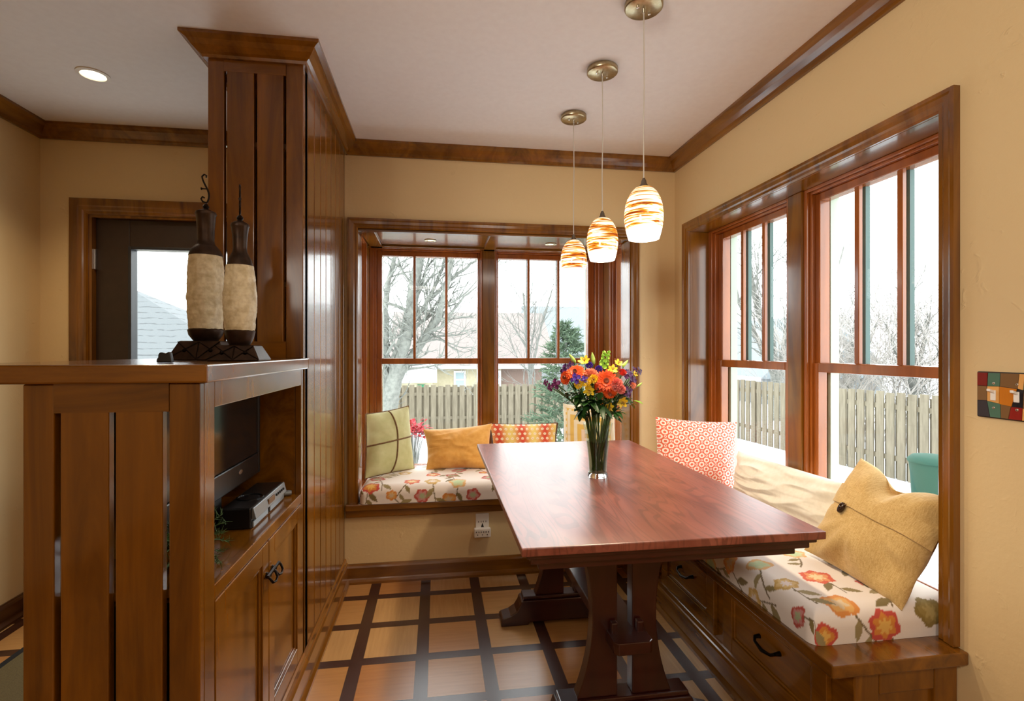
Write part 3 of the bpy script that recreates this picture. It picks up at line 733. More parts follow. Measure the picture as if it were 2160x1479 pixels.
# unseen area lights added behind the camera as fill, without fittings
def fill_lamp(x, y, en, size=.5, z=ZC - .03, colr=(1, .92, .82)):
    L = bpy.data.lights.new('added_fill_light', 'AREA'); L.energy = en; L.size = size; L.color = colr
    lo = bpy.data.objects.new('added_fill_light', L); col.objects.link(lo); lo.location = (x, y, z); return lo
fill_lamp(-.9, -1.1, 5); fill_lamp(.7, -1.0, 14); fill_lamp(-.2, -2.2, 11)
L = bpy.data.lights.new('photo_flash', 'SPOT'); L.energy = 140; L.shadow_soft_size = .2; L.color = (1, .93, .82); L.spot_size = R(84); L.spot_blend = 1
lo = bpy.data.objects.new('photo_flash', L); col.objects.link(lo); lo.location = (-1.08, -.4, 1.75)
lo.rotation_euler = (Vector((1.35, 1.5, 1.95)) - lo.location).to_track_quat('-Z', 'Y').to_euler()

# ------------------------------------------------------------------ wall fittings
oc = thing('wall_outlet', 'white wall outlet under the window seat', 'outlet', (.243, YB, .264))
mk('cover_plate', G().box(.207, .279, YB - .007, YB - .0005, .21, .335), M['whiteplastic'], oc, bev=.003)
g = G()
for x in (-.02, -.006, .006, .02): g.box(.243 + x - .0015, .243 + x + .0015, YB - .0085, YB - .006, .287, .296)
g.prism([(.236, .262), (.252, .262), (.244, .285)], 'y', YB - .0085, YB - .006)
mk('socket', g, M['slot'], oc)
ad = thing('plug_adapter', 'white six-outlet adapter plugged in under the outlet plate', 'plug adapter', (.243, YB, .235))
mk('adapter_body', G().box(.197, .287, YB - .035, YB - .0075, .213, .262), M['whiteplastic'], ad, bev=.005)
g = G()
for x in (-.033, -.019, -.007, .007, .019, .033): g.box(.242 + x - .002, .242 + x + .002, YB - .0365, YB - .034, .24, .248)
for x in (-.026, 0, .026): g.box(.242 + x - .0025, .242 + x + .0025, YB - .0365, YB - .034, .227, .232)
mk('socket', g, M['slot'], ad)

sp = thing('switch_plate', 'patchwork enamel switch plate beside the right window', 'switch plate', (XR, 1.03, 1.11))
SY0, SY1, SZ0, SZ1 = .945, 1.108, 1.054, 1.168
mk('backing', G().box(XR - .007, XR - .0005, SY0, SY1, SZ0, SZ1), plain('dark_plate_edge', '#1f1714', .4), sp, bev=.003)
cols = ['#7d201a', '#4f7462', '#7d5c38', '#e2a860', '#3a363c', '#c9781c', '#1b1a20', '#8f1f18', '#4f7462', '#80603c']
cm = [plain('enamel_' + ['red', 'sage', 'olive', 'sand', 'charcoal', 'amber', 'black', 'crimson', 'moss', 'brown'][i], c, .3) for i, c in enumerate(cols)]
g = G()
def patch(m, poly):
    g.m = m; g.prism([(SY1 - .003 - a * .116, SZ0 + .003 + b * .108) for a, b in poly], 'x', XR - .0085, XR - .006)
patch(0, [(0, 1), (.205, 1), (.19, .7), (0, .7)]); patch(1, [(.22, 1), (.45, 1), (.44, .71), (.205, .7)]); patch(2, [(.46, 1), (.8, 1), (.77, .68), (.45, .71)])
patch(3, [(.81, 1), (.9, 1), (.87, .66), (.78, .68)]); patch(9, [(0, .69), (.19, .69), (.19, .37), (0, .36)]); patch(3, [(.2, .69), (.43, .7), (.43, .32), (.2, .36)])
patch(5, [(.44, .7), (.76, .67), (.66, .28), (.44, .31)]); patch(6, [(.77, .66), (.88, .65), (.86, .28), (.67, .28)]); patch(4, [(0, .35), (.19, .36), (.25, 0), (0, 0)])
patch(8, [(.2, .35), (.45, .31), (.46, 0), (.26, 0)]); patch(2, [(.46, .31), (.65, .27), (.6, 0), (.47, 0)]); patch(7, [(.66, .27), (.86, .27), (.85, 0), (.61, 0)])
patch(1, [(.91, 1), (1.35, 1), (1.35, .66), (.88, .66)]); patch(9, [(.89, .65), (1.35, .65), (1.35, .27), (.87, .27)]); patch(3, [(.87, .26), (1.35, .26), (1.35, 0), (.86, 0)])
mk('enamel_mosaic', g, cm, sp)
for a in (.325, .765):
    y = SY1 - .003 - a * .116
    t_ = mk('toggle', G().box(XR - .011, XR - .0085, y - .006, y + .006, 1.098, 1.123).prism([(XR - .0085, 1.115), (XR - .024, 1.121), (XR - .024, 1.127), (XR - .0085, 1.122)], 'y', y - .004, y + .004), M['whiteplastic'], sp, bev=.001)
    for dz in (1.08, 1.14):
        s = G(); s.lathe([(0, 0), (.0035, 0), (.002, .0018), (0, .002)], (0, 0, 0), 12, False); s.v = [(XR - .0085 - c, y + a_, dz + b_) for a_, b_, c in s.v]
        mk('screw', s, M['steel'], sp, smooth=True)

# rug in the next room
rg = thing('rug', 'olive woven rug with black border at the lower left', 'rug', (-1.3, 1.4, 0))
mk('pile', G().box(-1.645, -.93, .3, 2.5, .0005, .009), M['rug'], rg); mk('border', G().box(-1.67, -1.645, .3, 2.52, .0005, .01).box(-1.645, -.93, 2.5, 2.52, .0005, .01), M['rugedge'], rg)

# ------------------------------------------------------------------ soft furnishings
def paint(o, cols):
    me = o.data; a = me.color_attributes.new('Col', 'FLOAT_COLOR', 'POINT')
    buf = np.ones((len(me.vertices), 4), dtype=np.float32); buf[:, :3] = cols
    a.data.foreach_set('color', buf.ravel())
def L3(h): return np.array(lin(h)[:3], dtype=np.float32)

class Floral:
    def __init__(s, w, h, seed, dens=1.0):
        rng = random.Random(seed); s.items = []
        fl = [('#d8583a', '#e89a62', '#f0d9a8'), ('#b8473a', '#c98a86', '#a9b48c'), ('#d98a3a', '#e0a95c', '#d9c09a'), ('#8a7430', '#9a8440', '#b09a5a'), ('#c9483a', '#d8882e', '#e8b85a'), ('#e0b070', '#c8cfa0', '#b9cfa0'), ('#c8a050', '#d9b878', '#e6d8d4')]
        pts = []; tries = 0
        while tries < 1500 and len(pts) < int(46 * dens * w * h / .75):
            tries += 1; p = (rng.uniform(0, w), rng.uniform(0, h))
            if all((p[0] - q[0]) ** 2 + (p[1] - q[1]) ** 2 > .108 ** 2 for q in pts): pts.append(p)
        for p in pts:
            r = rng.uniform(.026, .047); ang = rng.uniform(0, 6.28)
            # stem, curving away downwards
            a2 = -PI / 2 + rng.uniform(-.7, .7); ln = rng.uniform(.09, .17); bend = rng.uniform(-.9, .9); sp_ = []
            q = np.array(p)
            for k in range(9): sp_.append(q.copy()); q = q + ln / 8 * np.array([math.cos(a2 + bend * k / 8), math.sin(a2 + bend * k / 8)])
            s.items.append(('stem', sp_))
            for k in (3, 6):
                sd = rng.choice((-1, 1)); la = a2 + bend * k / 8 + sd * rng.uniform(.7, 1.2); ll = rng.uniform(.022, .036)
                c = sp_[k] + np.array([math.cos(la), math.sin(la)]) * ll * 1.1
                s.items.append(('leaf', c, la, ll, rng.choice(['#8a7a4a', '#9a8a5c', '#7a6a3a'])))
            s.items.append(('flower', np.array(p), r, ang, rng.choice(fl), rng.randint(4, 6)))
    def color(s, U, V):
        n = len(U); out = np.tile(L3('#efe6df'), (n, 1)); P = np.stack([U, V], 1)
        for it in s.items:
            if it[0] == 'stem':
                pts = it[1]; c = np.mean(pts, 0); m = np.where(np.hypot(P[:, 0] - c[0], P[:, 1] - c[1]) < .13)[0]
                if not len(m): continue
                d = np.full(len(m), 9.)
                for a, b in zip(pts, pts[1:]):
                    ab = b - a; t = np.clip(((P[m] - a) @ ab) / max(1e-9, ab @ ab), 0, 1); d = np.minimum(d, np.linalg.norm(P[m] - a - t[:, None] * ab, axis=1))
                out[m[d < .0026]] = L3('#6f5c36')
        for it in s.items:
            if it[0] == 'leaf':
                _, c, a, l_, h = it; q = P - c; x = q[:, 0] * math.cos(a) + q[:, 1] * math.sin(a); y = -q[:, 0] * math.sin(a) + q[:, 1] * math.cos(a)
                out[(np.abs(x) < l_) & (np.abs(y) < .34 * l_ * (1 - (x / l_) ** 2) * (1.15 - .4 * x / l_))] = L3(h)
            elif it[0] == 'flower':
                _, c, r, a, fc, k = it; q = P - c; rr = np.hypot(q[:, 0], q[:, 1] * 1.15); th = np.arctan2(q[:, 1], q[:, 0])
                edge = r * (1 + .1 * np.cos(k * th + a) + .02 * np.cos(3 * k * th))
                m = rr < edge; out[m] = L3(fc[0]); e2 = r * (.72 + .12 * np.cos(k * th + a + 1)); m2 = rr < e2; out[m2] = L3(fc[1])
                e3 = r * (.42 + .12 * np.cos((k + 1) * th + a)); out[rr < e3] = L3(fc[2])
        return out

def cushion(name, x0, x1, y0, y1, z, t, label, seed, step=.0035, edge=.045, dens=1.0, bulge=.008):
    """seat cushion: rounded slab lying in xy"""
    w, h = x1 - x0, y1 - y0
    def samples(n_, l_):
        k = int(l_ / step); a = np.linspace(-1, 1, k)
        return a
    # arc-length parametrisation in each direction: side height + top
    def prof(l_):
        r = edge; s = []
        for q in np.arange(0, t - r, step): s.append((0.0, q))
        for a in np.linspace(0, PI / 2, max(4, int(r * 1.57 / step))): s.append((r - r * math.cos(a), t - r + r * math.sin(a)))
        n_ = int((l_ - 2 * r) / step)
        for i in range(1, n_): s.append((r + (l_ - 2 * r) * i / n_, t))
        m = [(l_ - a, b) for a, b in s[:len(s) - n_ + 1][::-1]]
        return s + m
    px, py = prof(w), prof(h)
    arcx = np.concatenate([[0], np.cumsum(np.hypot(np.diff([p[0] for p in px]), np.diff([p[1] for p in px])))])
    arcy = np.concatenate([[0], np.cumsum(np.hypot(np.diff([p[0] for p in py]), np.diff([p[1] for p in py])))])
    X = np.array([p[0] for p in px]); Zx = np.array([p[1] for p in px]); Yv = np.array([p[0] for p in py]); Zy = np.array([p[1] for p in py])
    XX, YY = np.meshgrid(X, Yv); ZX, ZY = np.meshgrid(Zx, Zy); AX, AY = np.meshgrid(arcx, arcy)
    ZZ = np.minimum(ZX, ZY)
    u = np.clip(XX / w, 0, 1); v = np.clip(YY / h, 0, 1)
    ZZ = ZZ + bulge * (16 * u * (1 - u) * v * (1 - v)) ** .5 * (ZZ > t * .5)
    # round the plan corners a little
    cx, cy = np.abs(XX - w / 2) - (w / 2 - .03), np.abs(YY - h / 2) - (h / 2 - .03)
    m = (cx > 0) & (cy > 0); d = np.hypot(cx, cy); k = np.where(m & (d > .03), .03 / np.maximum(d, 1e-6), 1)
    sx, sy = np.sign(XX - w / 2), np.sign(YY - h / 2)
    XX = np.where(m, w / 2 + sx * ((w / 2 - .03) + cx * k), XX); YY = np.where(m, h / 2 + sy * ((h / 2 - .03) + cy * k), YY)
    ny, nx = XX.shape; g = G()
    g.v = list(zip((x0 + XX).ravel().tolist(), (y0 + YY).ravel().tolist(), (z + ZZ).ravel().tolist()))
    g.f = [(j * nx + i, j * nx + i + 1, (j + 1) * nx + i + 1, (j + 1) * nx + i) for j in range(ny - 1) for i in range(nx - 1)]
    g.mi = [0] * len(g.f)
    o = mk(name, g, M['print'], smooth=True, loc=((x0 + x1) / 2, (y0 + y1) / 2, z))
    fl = Floral(arcx[-1], arcy[-1], seed, dens)
    paint(o, fl.color(AX.ravel(), AY.ravel()))
    tag(o, label, 'seat cushion')
    return o
cushion('seat_cushion', .975, 1.455, 1.212, 2.60, BZ + .0005, .085, 'white floral seat cushion on the drawer bench', 11, .0036)
cushion('seat_cushion', WB0 + .012, WB1 - .012, 2.735, BY - .003, .4215, .09, 'white floral seat cushion in the back bay behind the table', 5, .0042)

def pillow(name, BL, BR, TR, TL, thick, label, cat, mat, n=90, colfn=None, seed=0, wr=.004, dent=0, slump=0, piping=None, root=None, pinch=.07, fold=0):
    BL, BR, TR, TL = map(Vector, (BL, BR, TR, TL)); nrm = (BR - BL).cross(TL - BL).normalized()
    def surf(u, v, sgn):
        # u,v in -1..1
        a = u * (1 - pinch * (1 - v * v) * abs(u) ** .0 * 1.0) if True else u
        uu = u * (1 - pinch * (1 - v * v)); vv = v * (1 - pinch * (1 - u * u))
        s, t_ = (uu + 1) / 2, (vv + 1) / 2
        p = (BL * (1 - s) + BR * s) * (1 - t_) + (TL * (1 - s) + TR * s) * t_
        f = max(0.0, (1 - abs(u) ** 2.6)) ** .62 * max(0.0, (1 - abs(v) ** 2.6)) ** .62
        d = f * thick / 2 * (1 - slump * v * .5)
        edge_w = (1 - f) * f * 4
        nn = noise.noise(Vector((u * 1.6 + seed, v * 1.6, seed * 1.7))) * 1.2
        rad = noise.noise(Vector((math.atan2(v, u) * 3.2 + seed, (u * u + v * v) * .8, seed)))
        d += wr * (nn * f * 1.5 + rad * edge_w * 1.6)
        if fold: d += fold * f * (abs(noise.noise(Vector((u * 1.3 + v * .9 + seed, v * 2.6 - u * .8, seed)))) * -2 + .5 + .5 * noise.noise(Vector((u * 3.1, v * 4.5 + u, 7 + seed))))
        if dent: d -= dent * math.exp(-((u) ** 2) / .1) * max(0, (v - .1)) ** 1.2 * f ** .4
        if dent: p = p - (TL - BL).normalized() * dent * .8 * math.exp(-(u * u) / .12) * max(0, v) ** 2
        return p + nrm * d * sgn
    g = G(); N = n; par = [math.sin(PI / 2 * (-1 + 2 * i / N)) * .55 + (-1 + 2 * i / N) * .45 for i in range(N + 1)]
    UV = []
    for sgn in (1, -1):
        b = len(g.v)
        for j in range(N + 1):
            for i in range(N + 1): g.v.append(tuple(surf(par[i], par[j], sgn))); UV.append((par[i], par[j]))
        for j in range(N):
            for i in range(N):
                q = (b + j * (N + 1) + i, b + j * (N + 1) + i + 1, b + (j + 1) * (N + 1) + i + 1, b + (j + 1) * (N + 1) + i)
                g.f.append(q if sgn > 0 else q[::-1]); g.mi.append(0)
    c = (BL + BR) / 2
    if root is None:
        root = thing(name, label, cat, tuple(c))
    me = bpy.data.meshes.new('cover')
    me.from_pydata([tuple(Vector(p) - c) for p in g.v], [], g.f)
    me.materials.append(mat); me.polygons.foreach_set('use_smooth', [True] * len(me.polygons))
    if colfn is not None:
        a = me.color_attributes.new('Col', 'FLOAT_COLOR', 'POINT'); uv = np.array(UV)
        buf = np.ones((len(uv), 4), dtype=np.float32); buf[:, :3] = colfn(uv[:, 0], uv[:, 1]); a.data.foreach_set('color', buf.ravel())
    bm = bmesh.new(); bm.from_mesh(me); bmesh.ops.remove_doubles(bm, verts=bm.verts, dist=1e-6); bm.to_mesh(me); bm.free()
    o = bpy.data.objects.new('cover', me); col.objects.link(o); o.parent = root; WL[o] = tuple(c)
    if piping:
        pts = [surf(-1 + 2 * i / 40, -1, 1) for i in range(41)] + [surf(1, -1 + 2 * i / 40, 1) for i in range(1, 41)] + [surf(1 - 2 * i / 40, 1, 1) for i in range(1, 41)] + [surf(-1, 1 - 2 * i / 40, 1) for i in range(1, 41)]
        mk('piping', G().tube(pts, .0035, 8), piping, root, smooth=True)
    return root, surf

def lattice(u, v):
    # coral rings and diamonds on white
    k = 4.1; x = (u + v) * k; y = (u - v) * k
    d = np.hypot(x - np.round(x), y - np.round(y))
    x2, y2 = x + .5, y + .5; d2 = np.hypot(x2 - np.round(x2), y2 - np.round(y2))
    out = np.tile(L3('#de5f40'), (len(u), 1)); w = L3('#f3e6dc')
    out[(d > .2) & (d < .4)] = w; out[(d2 > .1) & (d2 < .19)] = w
    return out
def lumbar(u, v):
    out = np.zeros((len(u), 3), dtype=np.float32)
    ph = .5 + .5 * np.cos(u * 9.0 + .7)
    base = L3('#f1d77c') * (1 - ph)[:, None] + L3('#d8472c') * ph[:, None]
    x, y = u * 6.5, v * 4.2; xs = np.where(np.round(y).astype(int) % 2 == 0, x, x + .5)
    d = np.hypot(xs - np.round(xs), y - np.round(y)); out[:] = base
    out[(d < .27)] = L3('#f7ecd0'); out[d < .1] = L3('#e8b08a'); edge = (np.abs(u) > .96)
    out[edge] = L3('#4a2a1a'); return out
def squares(u, v):
    m = np.maximum(np.abs(u), np.abs(v)); out = np.tile(L3('#f4ead0'), (len(u), 1)); y = L3('#ecc665')
    out[(m < .68) & (m > .52)] = y; out[(m < .38) & (m > .2)] = y
    out[(m < .07)] = L3('#d2a94c'); out[(m < .2) & (m >= .07)] = L3('#f0dcc8')
    out[(m > .8) & (m < .88) & ((np.sin(u * 30) > .3) | (np.sin(v * 30) > .3))] = y
    return out
# right bench
pillow('throw_pillow', (1.03, 2.32, .532), (1.43, 2.30, .532), (1.485, 2.37, .862), (1.068, 2.40, .892), .13, 'coral and white ring-lattice pillow at the far end of the bench', 'pillow', M['print'], 210, lattice, 3, .004, pinch=.05)
wp, _ = pillow('bolster_pillow', (1.385, 2.25, .535), (1.385, 1.57, .535), (1.415, 1.57, .755), (1.415, 2.25, .745), .15, 'long rumpled ivory pillow lying against the right windows', 'pillow', M['ivory'], 130, None, 8, .010, pinch=.03, fold=.022)
BLq, BRq, TRq, TLq = (1.22, 1.56, .55), (1.245, 1.218, .515), (1.43, 1.218, .80), (1.412, 1.535, .858)
bp, sf = pillow('burlap_pillow', BLq, BRq, TRq, TLq, .15, 'mustard burlap pillow with flap and dark button at near bench end', 'pillow', M['burlap'], 110, None, 2, .010, dent=.05, pinch=.05)
sgn = 1 if (Vector(BRq) - Vector(BLq)).cross(Vector(TLq) - Vector(BLq)).x < 0 else -1
g = G(); NU, NV = 40, 10; rows = []
for lay in (0, 1):
    for j in range(NV + 1):
        for i in range(NU + 1):
            u = -1 + 2 * i / NU; v = .42 - .36 * j / NV
            p = sf(u * .999, v, 1); q = sf(u * .999, v + .01, 1); w_ = (sf(min(1, u + .02), v, 1) - sf(max(-1, u - .02), v, 1)).normalized(); nn = w_.cross((q - p)).normalized()
            if nn.x > 0: nn = -nn
            g.v.append(tuple(p + nn * ((.0045 + .002 * j / NV) if lay == 0 else .0005)))
A = (NU + 1) * (NV + 1)
for lay in (0, 1):
    for j in range(NV):
        for i in range(NU):
            a = lay * A + j * (NU + 1) + i; f = (a, a + 1, a + NU + 2, a + NU + 1); g.f.append(f if lay == 0 else f[::-1]); g.mi.append(0)
for i in range(NU):
    for j in (0, NV):
        a = j * (NU + 1) + i; g.f.append((a, a + 1, A + a + 1, A + a)); g.mi.append(0)
for j in range(NV):
    for i in (0, NU):
        a = j * (NU + 1) + i; g.f.append((a, a + NU + 1, A + a + NU + 1, A + a)); g.mi.append(0)
fl_ = mk('flap', g, M['burlap'], bp, smooth=True)
pb = sf(-.42, -.02, 1); tt = (sf(-.42, .08, 1) - sf(-.42, -.1, 1)).normalized(); ww = (sf(-.3, 0, 1) - sf(-.5, 0, 1)).normalized(); nn = ww.cross(tt).normalized(); nn = -nn if nn.x > 0 else nn
def lathe_on(g, prof, p, a, b, n_, seg=24, su=1, sv=1):
    t = G(); t.lathe(prof, (0, 0, 0), seg, False)
    g.add([tuple(p + a * x * su + b * y * sv + n_ * z) for x, y, z in t.v], t.f)
g = G(); lathe_on(g, [(0, .003), (.004, .003), (.0055, .006), (.009, .008), (.0125, .006), (.0135, .001), (.012, -.002)], pb + nn * .007, ww, tt, nn, 28, .8, 1.35)
mk('button', g, plain('horn_button', '#2c1a12', .2), fl_, smooth=True)
g = G(); g.tube([sf(-.36, .08, 1) + nn * .007, pb + nn * .012], .0022, 6); mk('button_loop', g, M['braid'], fl_)
# back bay
gp, sg = pillow('throw_pillow', (-.392, 2.90, .515), (-.135, 3.10, .515), (-.17, 3.155, .885), (-.398, 2.985, .86), .13, 'sage green square pillow tied with a crossed brown cord', 'pillow', M['sage'], 80, None, 1, .004, piping=M['braid'], pinch=.04)
g = G()
g.tube([sg(-.02 + .12 * math.sin(i / 30 * 3), -1 + 2 * i / 30, 1) + Vector((.0015, -.002, 0)) for i in range(31)], .0042, 8)
g.tube([sg(-1 + 2 * i / 30, -.02 + .06 * (i / 30), 1) + Vector((.0015, -.003, 0)) for i in range(31)], .0042, 8)
mk('tied_cord', g, M['braid'], gp, smooth=True)
pillow('throw_pillow', (-.065, 3.06, .514), (.325, 3.02, .514), (.335, 3.13, .772), (-.085, 3.15, .742), .15, 'plain mustard yellow pillow leaning on the left bay window', 'pillow', M['mustard'], 110, None, 6, .006, pinch=.09, fold=.006)
pillow('throw_pillow', (.33, 3.10, .514), (.74, 3.09, .514), (.755, 3.16, .762), (.315, 3.175, .765), .11, 'red and yellow dotted lumbar pillow behind the far table edge', 'pillow', M['print'], 150, lumbar, 4, .004, piping=plain('brown_fringe', '#5a321c', .9), pinch=.06)
pillow('throw_pillow', (.775, 3.10, .514), (1.065, 2.93, .514), (1.072, 3.0, .86), (.79, 3.165, .885), .11, 'cream pillow with nested yellow squares in the bay corner', 'pillow', M['print'], 120, squares, 7, .003, pinch=.04)

# ------------------------------------------------------------------ vase and bouquet
VX, VY, VZ = .586, 1.82, TZ + .0005
vs = thing('vase', 'clear flared glass vase holding the bouquet on the table', 'vase', (VX, VY, VZ))
prof = [(.034, .018), (.0335, .03), (.035, .06), (.039, .10), (.0455, .15), (.055, .197)]
mk('glass_body', G().lathe(prof + [(.053, .198), (.0435, .15), (.037, .10), (.033, .06), (.0315, .03), (.03, .02)], (VX, VY, VZ), 48, False), M['vase'], vs, smooth=True)
mk('glass_foot', G().lathe([(0, 0), (.035, 0), (.0365, .004), (.036, .012), (.034, .0175), (0, .019)], (VX, VY, VZ), 48, False), M['glassfoot'], vs, smooth=True)
mk('water', G().lathe([(0, .0205), (.0295, .0205), (.031, .03), (.0325, .06), (.0365, .10), (.0405, .13), (0, .13)], (VX, VY, VZ), 40, False), M['water'], vs, smooth=True)
rnd = random.Random(21)
FM = {}
def pet(h1, h2, nm):
    if nm not in FM: FM[nm] = noisy(nm, h1, h2, 60, .5, bstr=.05, Sheen_Weight=.1)
    return FM[nm]
CAMP = Vector((0, 0, H))
def petal(g, c, n_, up, a, l_, w, curl, seg=7, tip=.15, base=0.25):
    # one petal leaving c along direction a in the plane normal to n_
    e1 = up.cross(n_).normalized(); e2 = n_.cross(e1).normalized(); d = e1 * math.cos(a) + e2 * math.sin(a); s = n_.cross(d).normalized()
    vs = []; fs = []
    for i in range(seg + 1):
        t = i / seg; wd = w * (base + (1 - base) * math.sin(PI * min(1, t * .85 + .12)) ** .8) * (1 if t < .999 else tip / .6)
        p = c + d * l_ * t + n_ * (curl * t * t * l_ + .10 * l_ * t)
        cup = .25 * wd
        vs += [tuple(p - s * wd + n_ * cup), tuple(p), tuple(p + s * wd + n_ * cup)]
    for i in range(seg):
        for k in (0, 1): fs.append((i * 3 + k, i * 3 + k + 1, i * 3 + k + 4, i * 3 + k + 3))
    g.add(vs, fs)
def stem_path(head, n_, sw):
    a = rnd.uniform(0, 2 * PI); rb = rnd.uniform(.005, .024)
    b = Vector((VX + rb * math.cos(a + PI), VY + rb * math.sin(a + PI), VZ + .024))
    off = Vector((head.x - VX, head.y - VY, 0)); r_ = min(.040, off.length * .35 + .012); dr = off.normalized() if off.length > 1e-4 else Vector((1, 0, 0))
    mid = Vector((VX, VY, VZ + .19)) + dr * r_
    end = head - n_ * .006
    pts = []
    for i in range(13):
        t = i / 12
        if t < .45: q = b.lerp(mid, t / .45)
        else:
            u = (t - .45) / .55; c_ = mid + (mid - b) * .25 + Vector((0, 0, .03)); q = mid * (1 - u) ** 2 + c_ * 2 * u * (1 - u) + end * u * u
        pts.append(q)
    return pts
def leafblade(g, p, d, l_, w, droop=.3, seg=6):
    d = d.normalized(); s = d.cross(Vector((0, 0, 1))); s = s.normalized() if s.length > .01 else Vector((1, 0, 0)); vs = []; fs = []; n_ = s.cross(d).normalized()
    for i in range(seg + 1):
        t = i / seg; wd = w * math.sin(PI * (t * .92 + .04)) ** .8; q = p + d * l_ * t - Vector((0, 0, 1)) * droop * l_ * t * t
        vs += [tuple(q - s * wd + n_ * wd * .3), tuple(q), tuple(q + s * wd + n_ * wd * .3)]
    for i in range(seg):
        for k in (0, 1): fs.append((i * 3 + k, i * 3 + k + 1, i * 3 + k + 4, i * 3 + k + 3))
    g.add(vs, fs)
def flower(kind, px, py, dy, r, label, tilt=(0, .25), colr=None, grp=None):
    head = aty(px, py, VY + dy)
    toC = (CAMP - head).normalized()
    out = Vector((head.x - VX, head.y - VY, .0)) * 2.5
    n_ = (toC * .75 + out + Vector((tilt[0], 0, tilt[1]))).normalized()
    if kind in ('bells', 'bud'): n_ = (Vector((head.x - VX, head.y - VY, .12))).normalized()
    up = Vector((0, 0, 1)) if abs(n_.z) < .9 else Vector((0, 1, 0))
    nm = {'gerbera': 'gerbera_daisy', 'carnation': 'carnation', 'mum': 'chrysanthemum', 'lily': 'alstroemeria', 'stock': 'stock_flower', 'rose': 'rose', 'bells': 'bells_of_ireland', 'bud': 'lily_bud'}[kind]
    rt = thing(nm, label, 'flower', tuple(head), grp or 'flowers in the bouquet')
    pts = stem_path(head, n_, 0); ln = len(pts)
    mk('stem', G().tube(pts, [.0024] * (ln - 2) + [.0022, .0018], 7), M['stem'], rt, smooth=True)
    lg = G()
    for k in (7, 8, 9, 10):
        a = rnd.uniform(0, 2 * PI); leafblade(lg, pts[k], Vector((math.cos(a), math.sin(a), rnd.uniform(.3, 1.3))), rnd.uniform(.035, .07), rnd.uniform(.006, .011), rnd.uniform(.1, .5))
    mk('leaf_blades', lg, M['leaf'], rt, smooth=True).name = 'foliage'
    g = G()
    if kind == 'gerbera':
        for ring, (l_, cu, m) in enumerate(((r, -.12, 20), (r * .82, .06, 18), (r * .5, .22, 14))):
            for k in range(m): petal(g, head + n_ * .001 * ring, n_, up, 2 * PI * (k + .5 * ring) / m + rnd.uniform(-.06, .06), l_ * rnd.uniform(.93, 1.05), r * .17, cu + rnd.uniform(-.05, .05))
        mk('petals', g, colr, rt, smooth=True)
        c_ = G(); lathe_on(c_, [(r * .24, .0), (r * .25, .004), (r * .2, .008), (r * .1, .0075), (0, .0065)], head + n_ * .003, n_.cross(up).normalized(), up, n_, 18)
        mk('flower_centre', c_, pet('#5a1e0c', '#8a3a12', 'gerbera_disc'), rt, smooth=True)
    elif kind in ('carnation', 'mum'):
        m = 60 if kind == 'carnation' else 75
        for k in range(m):
            ph = math.acos(1 - .95 * (k + .5) / m); a = k * 2.39996
            e1 = up.cross(n_).normalized(); e2 = n_.cross(e1)
            d = (n_ * math.cos(ph) + (e1 * math.cos(a) + e2 * math.sin(a)) * math.sin(ph)).normalized()
            s = d.orthogonal().normalized(); s.rotate(Matrix.Rotation(rnd.uniform(0, 6), 3, d)); w = r * (.34 if kind == 'carnation' else .13)
            p0 = head - n_ * r * .35; L_ = r * rnd.uniform(.92, 1.08); t2 = d.cross(s)
            vs_ = []; K = 5 if kind == 'carnation' else 2
            vs_.append(tuple(p0 + d * L_ * .35))
            for i in range(K + 1):
                f = -1 + 2 * i / K; vs_.append(tuple(p0 + d * L_ * (1 + (.09 if i % 2 else -.04)) + s * w * f + t2 * w * .45 * math.sin(f * 4 + k)))
            g.add(vs_, [(0, i + 1, i + 2) for i in range(K)])
        mk('petals', g, colr, rt)
    elif kind == 'lily':
        for k in range(6): petal(g, head, n_, up, k * PI / 3 + .3, r * (1 if k % 2 else .88), r * .3, .35, base=.3)
        mk('petals', g, colr, rt, smooth=True)
        c_ = G()
        for k in range(5): a = k * 1.26; e1 = up.cross(n_).normalized(); e2 = n_.cross(e1); c_.tube([head, head + n_ * r * .5 + (e1 * math.cos(a) + e2 * math.sin(a)) * r * .15, head + n_ * r * .62 + (e1 * math.cos(a) + e2 * math.sin(a)) * r * .28], [.0007, .0007, .0016], 5)
        mk('stamens', c_, pet('#6a3a14', '#8a5a1c', 'stamen'), rt)
    elif kind == 'stock':
        e1 = up.cross(n_).normalized(); e2 = n_.cross(e1)
        spots = [(0, 0, 0)] + [(r * .75 * math.cos(k * 1.57 + .4), r * .75 * math.sin(k * 1.57 + .4), -.4 * r) for k in range(4)]
        for (a_, b_, c2) in spots:
            cc = head + e1 * a_ + e2 * b_ + n_ * c2; nn2 = (n_ + e1 * a_ * 30 + e2 * b_ * 30).normalized()
            for k in range(6): petal(g, cc, nn2, up, k * PI / 3 + a_ * 90, r * .62, r * .26, rnd.uniform(-.1, .5), seg=4, base=.35)
        mk('petals', g, colr, rt, smooth=True)
    elif kind == 'rose':
        for ring in range(4):
            for k in range(5):
                ph = .2 + ring * .22; a = k * 1.2566 + ring * .6; e1 = up.cross(n_).normalized(); e2 = n_.cross(e1); d = e1 * math.cos(a) + e2 * math.sin(a); s = n_.cross(d)
                vs_ = []; 
                for i in range(5):
                    t = i / 4; rad = r * (.25 + .19 * ring) * math.sin(.35 + t * 1.25); p = head - n_ * r * .7 + n_ * r * 1.5 * t * (1 - .12 * ring) + d * rad
                    for f in (-1, -.5, 0, .5, 1): vs_.append(tuple(p + s * f * rad * .85 - d * rad * .3 * f * f))
                g.add(vs_, [(i * 5 + k2, i * 5 + k2 + 1, i * 5 + k2 + 6, i * 5 + k2 + 5) for i in range(4) for k2 in range(4)])
